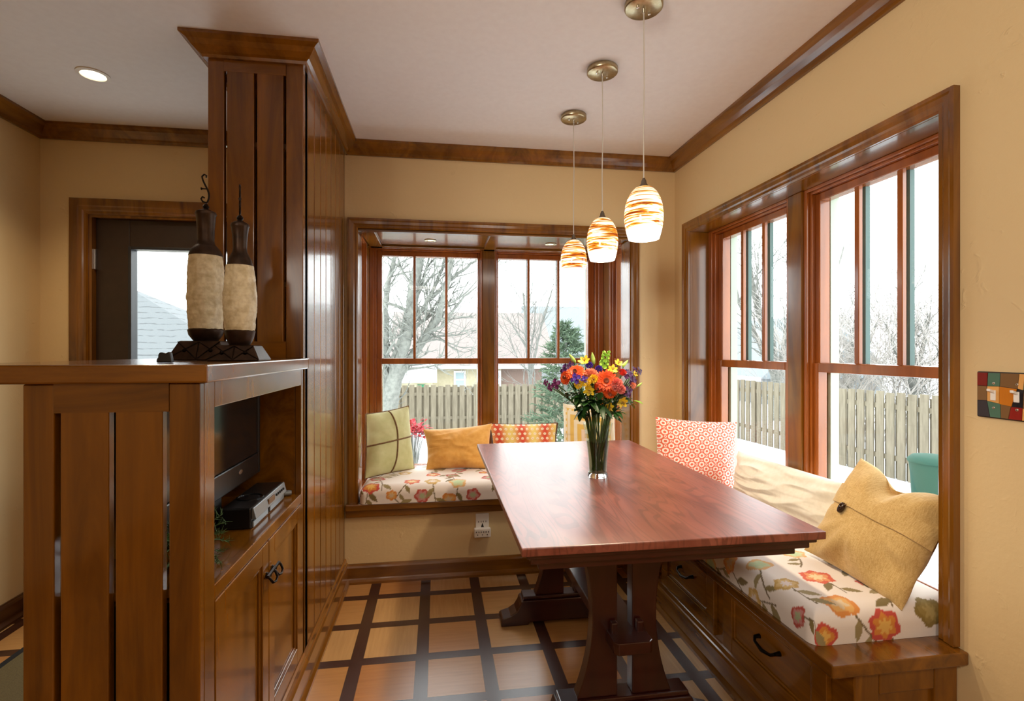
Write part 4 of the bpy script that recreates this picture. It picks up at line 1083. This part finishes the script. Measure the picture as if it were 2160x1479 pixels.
        mk('petals', g, colr, rt, smooth=True)
    elif kind == 'bells':
        hgt = r * 4
        for lv in range(6):
            z = -hgt * .5 + hgt * lv / 5
            for k in range(4):
                a = k * PI / 2 + lv * .7; d = Vector((math.cos(a), math.sin(a), .5)).normalized(); c_ = head + n_ * z + d * .006
                t = G(); t.lathe([(.002, 0), (.005, .004), (.0095 - lv * .0009, .011)], (0, 0, 0), 8, False); s = d.orthogonal().normalized(); q2 = d.cross(s)
                g.add([tuple(c_ + s * x + q2 * y + d * zz) for x, y, zz in t.v], t.f)
        mk('bell_calyx', g, colr, rt, smooth=True)
    elif kind == 'bud':
        d = n_; s = d.orthogonal().normalized(); q2 = d.cross(s); t = G(); t.lathe([(.001, -r), (r * .3, -r * .6), (r * .36, 0), (r * .27, r * .6), (r * .08, r * 1.1), (.0004, r * 1.25)], (0, 0, 0), 12)
        g.add([tuple(head + s * x + q2 * y + d * zz) for x, y, zz in t.v], t.f); mk('bud_case', g, colr, rt, smooth=True)
    return rt
ORG = pet('#d8380c', '#f0641c', 'orange_petal'); COR = pet('#e2706a', '#f09a8c', 'coral_petal'); YEL = pet('#d8ae14', '#f2d22c', 'yellow_petal'); PUR = pet('#2c0a3e', '#541a62', 'purple_petal')
RED = pet('#d02a1c', '#e84a30', 'red_petal'); PEA = pet('#e88a6a', '#f4ab8c', 'peach_petal'); VIO = pet('#3a1c86', '#5a34ac', 'violet_petal'); MAG = pet('#4a0f44', '#7c2468', 'plum_petal'); LIME = pet('#86b832', '#b4d860', 'lime_calyx'); BUDG = pet('#7c9a38', '#a8c458', 'bud_green')
for a in [
 ('gerbera', 1279, 803, -.085, .040, 'large orange gerbera daisy at the middle front of the bouquet', (0, .1), ORG),
 ('gerbera', 1214, 786, -.06, .036, 'orange gerbera daisy with its face turned up, upper left', (-.2, .9), ORG),
 ('gerbera', 1193, 797, -.03, .028, 'red-orange gerbera at the left edge, seen partly from the side', (-.9, .2), ORG),
 ('gerbera', 1286, 829, -.075, .027, 'small orange-red gerbera hanging below the large one', (0, -.6), ORG),
 ('gerbera', 1262, 818, -.06, .022, 'small orange-red gerbera left below the large one', (-.2, -.4), ORG),
 ('carnation', 1300, 811, -.095, .023, 'coral pink carnation right beside the large orange gerbera', (0, .1), COR),
 ('carnation', 1311, 822, -.08, .016, 'small coral carnation below the coral pink one', (.2, -.2), COR),
 ('carnation', 1246, 790, -.05, .026, 'peach carnation on top between the two gerberas', (0, .9), PEA),
 ('carnation', 1336, 813, -.02, .014, 'peach carnation at the far right edge', (.6, .1), PEA),
 ('rose', 1313, 786, -.05, .017, 'red rose bud at the upper right of the bouquet', (.1, .6), RED),
 ('mum', 1220, 810, -.075, .017, 'yellow chrysanthemum under the left gerbera', (-.2, .1), YEL),
 ('mum', 1236, 806, -.085, .018, 'yellow chrysanthemum at front left of centre', (0, .1), YEL),
 ('mum', 1252, 799, -.08, .016, 'yellow chrysanthemum below the peach carnation', (0, .2), YEL),
 ('lily', 1243, 823, -.08, .022, 'yellow alstroemeria drooping at the lower front', (0, -.3), YEL),
 ('lily', 1311, 847, -.06, .024, 'yellow alstroemeria drooping at the lower right', (.2, -.4), YEL),
 ('lily', 1285, 858, -.05, .02, 'yellow alstroemeria lowest over the vase rim', (0, -.3), YEL),
 ('lily', 1233, 763, -.01, .024, 'yellow lily at the top left', (-.1, .8), YEL),
 ('lily', 1292, 781, -.03, .021, 'yellow alstroemeria behind the large gerbera', (0, .6), YEL),
 ('lily', 1304, 768, .02, .02, 'yellow alstroemeria at the top right', (.2, .7), YEL),
 ('lily', 1338, 789, .0, .013, 'small yellow alstroemeria among the right-hand plum flowers', (.4, .3), YEL),
 ('carnation', 1243, 770, -.03, .013, 'violet flower at the top beside the yellow lily', (0, .6), VIO),
 ('carnation', 1263, 777, -.03, .013, 'violet flower at the top centre', (0, .7), VIO),
 ('stock', 1213, 798, -.085, .015, 'violet flower tucked in front of the left gerbera', (-.2, .1), VIO),
 ('stock', 1232, 799, -.09, .010, 'tiny violet flower above the front chrysanthemums', (0, .2), VIO),
 ('stock', 1191, 780, .0, .019, 'purple stock at the upper left edge', (-.4, .3), PUR),
 ('stock', 1202, 769, .03, .012, 'small purple stock at the top left edge', (-.3, .5), PUR),
 ('stock', 1171, 810, -.01, .016, 'plum stock on the longest stem reaching left', (-.3, .0), MAG),
 ('stock', 1159, 817, .0, .012, 'plum stock next to the leftmost bloom', (-.4, -.1), MAG),
 ('stock', 1150, 807, .01, .010, 'leftmost small plum stock bloom', (-.5, .1), MAG),
 ('stock', 1329, 790, -.03, .018, 'plum stock at the right beside the red rose', (.3, .3), PUR),
 ('stock', 1338, 803, -.02, .017, 'plum stock at right above the peach carnation', (.4, .1), PUR),
 ('stock', 1326, 827, -.04, .017, 'plum stock at the lower right', (.3, -.1), PUR),
 ('stock', 1351, 782, .02, .013, 'rightmost plum stock bloom', (.6, .2), PUR),
 ('stock', 1341, 780, .02, .012, 'plum stock left of the rightmost bloom', (.4, .3), PUR),
 ('bells', 1276, 762, .0, .014, 'lime bells of Ireland spike at the top', (0, 0), LIME),
 ('bud', 1318, 768, .02, .017, 'green lily bud leaning right at the top right', (0, 0), LIME),
 ('bud', 1208, 757, .03, .019, 'green lily bud at the top left', (0, 0), BUDG),
 ('bud', 1251, 758, .0, .022, 'tall green lily bud at the top centre', (0, 0), BUDG),
 ('bud', 1349, 812, .0, .012, 'small green bud at the right edge', (0, 0), BUDG),
]: flower(*a)
def sprig(px, py, dy, label, n=5, l_=.05, mat='leaf', spread=1.0):
    head = aty(px, py, VY + dy); rt = thing('leaf_sprig', label, 'leaf sprig', tuple(head), 'green sprigs in the bouquet')
    pts = stem_path(head, Vector((0, 0, 1)), 0); mk('stem', G().tube(pts, .002, 6), M['stem'], rt, smooth=True); g = G()
    for k in range(n):
        a = rnd.uniform(0, 2 * PI); o_ = Vector((head.x - VX, head.y - VY, 0)).normalized()
        leafblade(g, head.lerp(pts[-3], rnd.uniform(0, .8)), o_ * 1.2 * spread + Vector((math.cos(a), math.sin(a), rnd.uniform(-.5, .9))), l_ * rnd.uniform(.7, 1.1), l_ * .2, rnd.uniform(.0, .6))
    mk('foliage', g, M[mat], rt, smooth=True)
sprig(1218, 864, -.06, 'dark leaf sprig drooping over the left of the vase rim', 5, .05)
sprig(1300, 870, -.07, 'dark leaf sprig over the right of the vase rim', 6, .045)
sprig(1240, 845, -.09, 'dense dark leaves at the front of the bouquet', 10, .06)
sprig(1265, 845, -.08, 'dense dark leaves below the large gerbera', 10, .06)
sprig(1215, 830, -.03, 'dark leaves at the lower left of the bouquet', 9, .055)
sprig(1255, 835, .06, 'dark leaves at the back of the bouquet', 10, .06)
sprig(1310, 835, .0, 'dark leaves at the lower right of the bouquet', 8, .05)
sprig(1336, 845, .0, 'light green blade drooping at the right of the bouquet', 3, .05, 'leaflight')

# ------------------------------------------------------------------ outside
mk('ground', G().box(-30, 45, 4.4, 60, -1.0, -.95).box(1.9, 45, -10, 4.4, -1.0, -.95), M['snow'], kind='structure')
def fence(label, p0, p1, z0, z1, sp=.192, w=.135):
    p0, p1 = Vector(p0), Vector(p1); d = (p1 - p0); Ln = d.length; d.normalize(); nrm = Vector((-d.y, d.x))
    rt = thing('wooden_fence', label, 'fence', ((p0.x + p1.x) / 2, (p0.y + p1.y) / 2, z0))
    def bar(g, a, b, o0, o1, za, zb, tilt=0):
        q = [p0 + d * a + nrm * o0, p0 + d * b + nrm * o0, p0 + d * b + nrm * o1, p0 + d * a + nrm * o1]
        g.add([(v.x, v.y, za) for v in q] + [(v.x, v.y, zb) for v in q], [(3, 2, 1, 0), (4, 5, 6, 7), (0, 1, 5, 4), (1, 2, 6, 5), (2, 3, 7, 6), (3, 0, 4, 7)])
    rr = random.Random(3); g = G(); k = 0; t = 0
    while t < Ln:
        bar(g, t, t + w, -.012, .012, z0, z1 + rr.uniform(-.02, .02)); bar(g, t + w - .02, t + sp + .02, .05, .07, z0, z1 - .05); t += sp
    mk('picket_panel', g, M['fence'], rt)
    for zz in (z0 + .3, z1 - .28):
        g = G(); bar(g, 0, Ln, .013, .05, zz, zz + .085); mk('rail', g, M['fence'], rt)
    t = .3
    while t < Ln:
        g = G(); bar(g, t, t + .09, .071, .16, z0, z1 - .02); mk('post', g, M['fence'], rt); t += 2.4
fence('weathered picket fence across the yard behind the back bay window', (-4, 14), (7.2, 14), -.95, .28)
fence('weathered picket fence along the side yard outside the right windows', (7.2, 13.9), (8.0, 3.0), -.95, .5)

def build_tree(label, limbs, Y, mat, seed, name='bare_tree', depth=3, twl=1.0, sub=(5, 3, 3), rscale=1.0, grp=None):
    """limbs: list of ([(px,py)...], r0, r1) traced on the plane y=Y"""
    rr = random.Random(seed)
    first = aty(*limbs[0][0][0], Y)
    rt = thing(name, label, 'tree', (first.x, first.y, -.95), grp)
    def grow(g, p, d, l_, r, lv):
        pts = [p]; q = p.copy(); dd = d.copy(); n = 6
        for i in range(n):
            dd = (dd + Vector((rr.gauss(0, .13), rr.gauss(0, .13), rr.gauss(.03, .12)))).normalized(); q = q + dd * l_ / n; pts.append(q.copy())
        g.tube(pts, [max(.003, r * (1 - .75 * i / n)) for i in range(n + 1)], 5 if lv else 6)
        if lv < depth:
            for k in range(sub[lv]):
                i = rr.randint(1, n); nd = (dd + Vector((rr.gauss(0, .6), rr.gauss(0, .6), rr.gauss(.15, .5)))).normalized()
                grow(g, pts[i], nd, l_ * rr.uniform(.45, .7), max(.004, r * .5), lv + 1)
    for k, (pl_, r0, r1) in enumerate(limbs):
        pts = [aty(u, v, Y + (0 if k == 0 else rr.uniform(-.3, .6)) * i / len(pl_)) for i, (u, v) in enumerate(pl_)]
        if k == 0: pts = [Vector((pts[0].x, pts[0].y, -.95))] + pts
        g = G(); n = len(pts)
        # refine
        fine = []
        for i in range(n - 1):
            for j in range(4): fine.append(pts[i].lerp(pts[i + 1], j / 4) + Vector((rr.gauss(0, .01), 0, rr.gauss(0, .01))) * (1 if i else 0))
        fine.append(pts[-1]); m = len(fine)
        g.tube(fine, [r0 + (r1 - r0) * i / (m - 1) for i in range(m)], 12)
        for i in range(3, m):
            if rr.random() < .55 * twl:
                d = (fine[i] - fine[i - 1]).normalized(); nd = (d * .8 + Vector((rr.gauss(0, .6), rr.gauss(0, .5), rr.gauss(.2, .5)))).normalized()
                grow(g, fine[i], nd, rr.uniform(.5, 1.3) * Y / 9 * rscale, max(.006, (r0 + (r1 - r0) * i / m) * .35), 1 if depth < 3 else 1)
        mk('trunk' if k == 0 else 'limb', g, mat, rt, smooth=True)
    return rt
build_tree('big bare grey tree filling the left bay window', [
 ([(818, 900), (822, 850), (832, 800), (846, 750), (858, 700), (868, 650), (874, 600), (884, 540), (890, 460)], .17, .075),
 ([(816, 880), (812, 780), (813, 700), (812, 640), (818, 600), (832, 550), (842, 500)], .085, .025),
 ([(832, 800), (852, 775), (880, 735), (905, 700), (925, 668), (938, 620), (950, 560), (962, 480)], .095, .03),
 ([(858, 700), (885, 660), (903, 635), (925, 585), (950, 520)], .05, .02),
 ([(905, 700), (930, 690), (960, 650), (985, 620), (1010, 600)], .035, .01),
 ([(903, 635), (940, 600), (975, 570), (1012, 545), (1060, 500)], .04, .012),
 ([(870, 730), (920, 715), (960, 730), (1006, 738)], .02, .006)], 9, M['bark'], 5, depth=3, twl=1.5, sub=(5, 4, 3))
build_tree('slim bare tree seen through the right pane of the bay window', [
 ([(1120, 860), (1118, 800), (1115, 740), (1108, 680), (1104, 620)], .09, .03),
 ([(1118, 800), (1135, 720), (1150, 660), (1165, 610)], .06, .02), ([(1115, 740), (1090, 700), (1070, 670)], .04, .015), ([(1115, 760), (1128, 690), (1130, 630)], .04, .012)], 19, M['twig'], 8, depth=3, twl=1.8, sub=(5, 5, 4))
build_tree('many-stemmed bare tree beyond the left right-hand window', [
 ([(1640, 860), (1632, 780), (1612, 700), (1590, 620), (1575, 520), (1565, 470)], .16, .04),
 ([(1636, 800), (1600, 720), (1560, 640), (1535, 560)], .10, .03), ([(1640, 820), (1652, 740), (1668, 660), (1676, 560)], .12, .04), ([(1640, 800), (1690, 720), (1750, 620), (1780, 520)], .1, .02),
 ([(1640, 790), (1622, 640), (1625, 560), (1630, 480)], .08, .02)], 14.5, M['twig'], 12, depth=3, twl=1.4, sub=(5, 4, 4))
build_tree('pale bare thicket tree behind the side fence', [
 ([(1790, 850), (1792, 780), (1800, 720), (1808, 660)], .1, .04), ([(1790, 820), (1770, 740), (1755, 660), (1750, 620)], .06, .02), ([(1792, 800), (1830, 730), (1850, 680)], .06, .02)], 12, M['twig'], 15, depth=3, twl=3, sub=(5, 5, 4), rscale=.75, grp='thicket trees')
build_tree('pale bare thicket tree at the right edge of the right window', [
 ([(1930, 860), (1928, 780), (1920, 700), (1910, 640)], .1, .04), ([(1928, 800), (1950, 720), (1962, 660)], .06, .02), ([(1928, 820), (1890, 740), (1870, 690)], .06, .02)], 10, M['twig'], 16, depth=3, twl=3, sub=(5, 5, 4), rscale=.75, grp='thicket trees')

# evergreen behind the bouquet
rr = random.Random(9); EX, EY = 2.35, 9.2
ev = thing('evergreen_shrub', 'soft green evergreen tree behind the bouquet, outside the bay', 'evergreen', (EX, EY, -.95))
mk('trunk', G().tube([(EX, EY, -.95), (EX, EY, 1.6)], [.06, .015], 8), M['bark'], ev)
g = G()
for k in range(420):
    t = rr.random() ** .8; z = -.8 + 2.5 * t; rad = .78 * (1 - t) ** .7 + .1; a = rr.uniform(0, 2 * PI); d = Vector((math.cos(a), math.sin(a), rr.uniform(-.1, .5)))
    p0 = Vector((EX, EY, z)); p1 = p0 + d * rad * rr.uniform(.6, 1.1)
    g.tube([p0.lerp(p1, .4), p1], [.008, .003], 3)
    for i in range(14):
        q = p0.lerp(p1, .4 + .6 * i / 13); e = (d + Vector((rr.gauss(0, .8), rr.gauss(0, .8), rr.gauss(0, .6)))).normalized() * rr.uniform(.06, .14); g.tube([q, q + e], [.011, .003], 3)
mk('foliage', g, M['fir'], ev)

# houses
h2 = thing('grey_house', 'distant grey roofed house right of the yellow house', 'house', (9, 34, -.95))
mk('wall', G().box(6.2, 13, 32, 38, -.95, 1.0), plain('pale_grey_siding', '#868a8c', .7), h2)
g = G(); g.prism([(31.4, .95), (35, 4.3), (38.6, .95)], 'x', 5.8, 13.4); mk('roof', g, M['greyroof'], h2)
hs = thing('yellow_house', 'yellow sided house with white windows and wide frosted roof behind the fence', 'house', (1.3, 26, -.95))
mk('wall', G().box(-1.4, 3.0, 24, 30, -.95, .45), M['siding'], hs); mk('brick_wall', G().box(3.0, 5.0, 24.2, 30, -.95, .45), M['brick'], hs)
g = G(); g.prism([(23.4, .40), (27, 3.1), (30.6, .40), (30.6, .5), (27, 3.22), (23.4, .52)], 'x', -2.2, 5.6); mk('roof', g, M['roof'], hs)
mk('fascia', G().box(-2.2, 5.6, 23.34, 23.42, .38, .52), plain('white_fascia', '#e9e6de', .6), hs)
g = G(); g.prism([(24.5, .45), (29.5, .45), (27, 2.9)], 'x', 4.9, 5.0); mk('gable', g, M['brick'], hs)
for x in (-.75, 1.05, 2.7):
    f = mk('window_frame', G().frame('y', 23.95, 23.999, x - .28, x + .28, -.55, .28, .09).box(x - .2, x + .2, 23.95, 23.999, -.17, -.11), M['whiteplastic'], hs)
    mk('window_pane', G().box(x - .2, x + .2, 23.97, 23.98, -.47, .2), plain('pale_pane', '#a9bcc2', .1), f)
sh = thing('shed', 'low shed with snowy roof at the left of the yellow house', 'shed', (-1.3, 21, -.95))
mk('shed_wall', G().box(-2.2, -.2, 20.2, 23, -.95, .02), M['siding'], sh)
g = G(); g.prism([(19.9, -.02), (19.9, .06), (22.8, .66), (22.8, .58)], 'x', -2.4, 0); mk('roof', g, M['snow'], sh)
mk('shed_window', G().box(-.75, -.45, 20.17, 20.2, -.3, -.1), plain('green_sign', '#2f7d55', .5), sh)
gr = thing('garage', 'garage with snow dusted shingle roof seen through the glazed door', 'garage', (-5, 9, -.95))
mk('garage_wall', G().box(-9.5, -3.2, 9.35, 12.6, -.95, .89), M['siding'], gr)
g = G(); g.prism([(-2.4, .86), (-2.4, .95), (-5.3, 2.55), (-5.6, 2.55), (-5.6, .86)], 'y', 7.8, 13.4)
g = G()
e0 = [(-9.8, 9, .9), (-2.85, 9, .9), (-6.0, 11, 2.47), (-9.8, 11, 2.47), (-2.85, 13, .9), (-9.8, 13, .9)]
g.add(e0, [(0, 1, 2, 3), (1, 4, 2), (3, 2, 4, 5), (0, 5, 4, 1), (0, 3, 5)]); mk('roof', g, M['snowroof'], gr)
gg = thing('grey_garage', 'long grey roofed garage outside the right windows', 'garage', (13, 20, -.95))
mk('garage_wall', G().box(13.0, 18.4, 18.9, 30, -.95, .15), plain('grey_siding', '#7d8285', .7), gg)
g = G(); g.prism([(12.6, .1), (15.5, 2.7), (15.8, 2.7), (18.7, .1)], 'y', 18.5, 30.4); mk('roof', g, M['greyroof'], gg)
mk('snowy_eave', G().box(12.5, 12.62, 18.5, 30.4, .0, .16), M['snow'], gg)
ob = thing('outbuilding', 'low grey roofed outbuilding beyond the side fence, behind the thicket', 'outbuilding', (19, 10, -.95))
mk('wall', G().box(17.3, 21.5, 5.5, 15.5, -.95, .45), plain('dull_grey_siding', '#747a7d', .7), ob)
g = G(); g.prism([(17, .4), (19.4, 1.35), (21.8, .4)], 'y', 5.2, 15.8); mk('roof', g, M['greyroof'], ob)
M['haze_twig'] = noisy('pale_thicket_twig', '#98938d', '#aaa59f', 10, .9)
def thicket(label, x, y, h, wd, seed):
    q = random.Random(seed); rt = thing('thicket_shrub', label, 'shrub', (x, y, -.95), 'bare thicket behind the side fence')
    def grow(g, p, d, l_, r, lv):
        pts = [p]; dd = d
        for i in range(5):
            dd = (dd + Vector((q.gauss(0, .16), q.gauss(0, .16), q.gauss(.02, .1)))).normalized(); pts.append(pts[-1] + dd * l_ / 5)
        g.tube(pts, [max(.004, r * (1 - .15 * i)) for i in range(6)], 4)
        if lv < 3:
            for k in range((5, 4, 3)[lv]):
                grow(g, pts[q.randint(1, 5)], (dd + Vector((q.gauss(0, .5), q.gauss(0, .5), q.gauss(.1, .4)))).normalized(), l_ * q.uniform(.45, .7), r * .55, lv + 1)
    st = G()
    for k in range(9):
        a = q.uniform(0, 2 * PI); st_ = Vector((x + q.gauss(0, wd * .25), y + q.gauss(0, wd * .25), -.95))
        grow(st, st_, Vector((math.cos(a) * .35, math.sin(a) * .35, 1)).normalized(), h * q.uniform(.6, .85), .02, 0)
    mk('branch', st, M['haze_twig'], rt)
for lab, px, dist, top, wd, sd in (('bare thicket shrub at the left of the far right window', 1765, 12.5, 655, 1.6, 1), ('bare thicket shrub in the middle of the far right window', 1845, 12, 640, 1.8, 2), ('bare thicket shrub right of the middle one, beyond the fence', 1925, 11.5, 648, 1.6, 3), ('bare thicket shrub hidden partly by the right window casing', 1990, 11, 635, 1.6, 4), ('bare thicket shrub beyond the fence in the left one of the right windows', 1690, 13, 680, 1.5, 5)):
    p = Vector((0, 0, H)) + ray(px, top) * dist
    thicket(lab, p.x, p.y, p.z + .95, wd, sd)
# small things in the yard
sb = aty(1640, 1000, 4.2)
g = G(); NX, NY = 50, 40
for j in range(NY + 1):
    for i in range(NX + 1):
        x = 2.2 + 2.6 * i / NX; y = 1.0 + 7.0 * j / NY; e = min(1, min(i, NX - i) / 8) * min(1, min(j, NY - j) / 8)
        g.v.append((x, y, -.962 + e * (.62 + .14 * noise.noise(Vector((x * .8, y * .8, 2)))) * (1 if x < 4.3 else max(0, 1 - (x - 4.3) / .5))))
for j in range(NY):
    for i in range(NX): a = j * (NX + 1) + i; g.f.append((a, a + 1, a + NX + 2, a + NX + 1)); g.mi.append(0)
tag(mk('snow_bank', g, M['snow'], smooth=True, loc=(4, 4.5, -.95)), 'deep snow bank in the side yard under the right windows', 'snow', None)['kind'] = 'stuff'
bx, by = 5.08, 4.62
bn2 = thing('garden_bin', 'green plastic garden bin standing in the side yard by the fence', 'bin', (bx, by, -.945))
mk('bin_body', G().lathe([(.14, -.945), (.185, -.06), (.2, .07)], (bx, by, 0), 28), M['bin'], bn2, smooth=True)
mk('lid', G().lathe([(.21, .06), (.21, .085), (.17, .125), (.05, .145), (0, .146)], (bx, by, 0), 28), M['bin'], bn2, smooth=True)
rs = thing('red_shrub', 'small red leaved shrub outside, right of the green pillow', 'shrub', (-.75, 8.4, -.95)); c0 = aty(872, 925, 8.4)
g = G(); g2 = G()
for k in range(60):
    d = Vector((rr.gauss(0, 1), rr.gauss(0, 1), abs(rr.gauss(0, 1)) + .3)).normalized(); p = Vector((c0.x, c0.y, -.95)) ; q = Vector((c0.x, c0.y, c0.z)) + d * rr.uniform(.1, .24)
    g.tube([p, p.lerp(q, .5) + Vector((0, 0, .1)), q], [.008, .006, .003], 4)
    for i in range(4): leafblade(g2, q + Vector((rr.gauss(0, .03), rr.gauss(0, .03), rr.gauss(0, .03))), d + Vector((rr.gauss(0, .5), rr.gauss(0, .5), 0)), .1, .03)
mk('twig', g, M['twig'], rs); mk('foliage', g2, M['redleaf'], rs)

# ------------------------------------------------------------------ sky and render settings
w = bpy.data.worlds.new('overcast_sky'); sc.world = w; w.use_nodes = True
bg = w.node_tree.nodes['Background']; bg.inputs[0].default_value = (.95, .98, 1, 1); bg.inputs[1].default_value = 5.5
sc.view_settings.view_transform = 'Standard'; sc.view_settings.look = 'None'; sc.view_settings.exposure = 0; sc.view_settings.gamma = 1; sc.view_settings.use_curve_mapping = False
cy = sc.cycles; cy.use_denoising = True
try: cy.denoiser = 'OPENIMAGEDENOISE'
except Exception: pass
cy.use_adaptive_sampling = True; cy.adaptive_threshold = .03; cy.max_bounces = 10; cy.diffuse_bounces = 4; cy.glossy_bounces = 4; cy.transmission_bounces = 6; cy.transparent_max_bounces = 16; cy.sample_clamp_indirect = 6
cy.caustics_reflective = False; cy.caustics_refractive = False
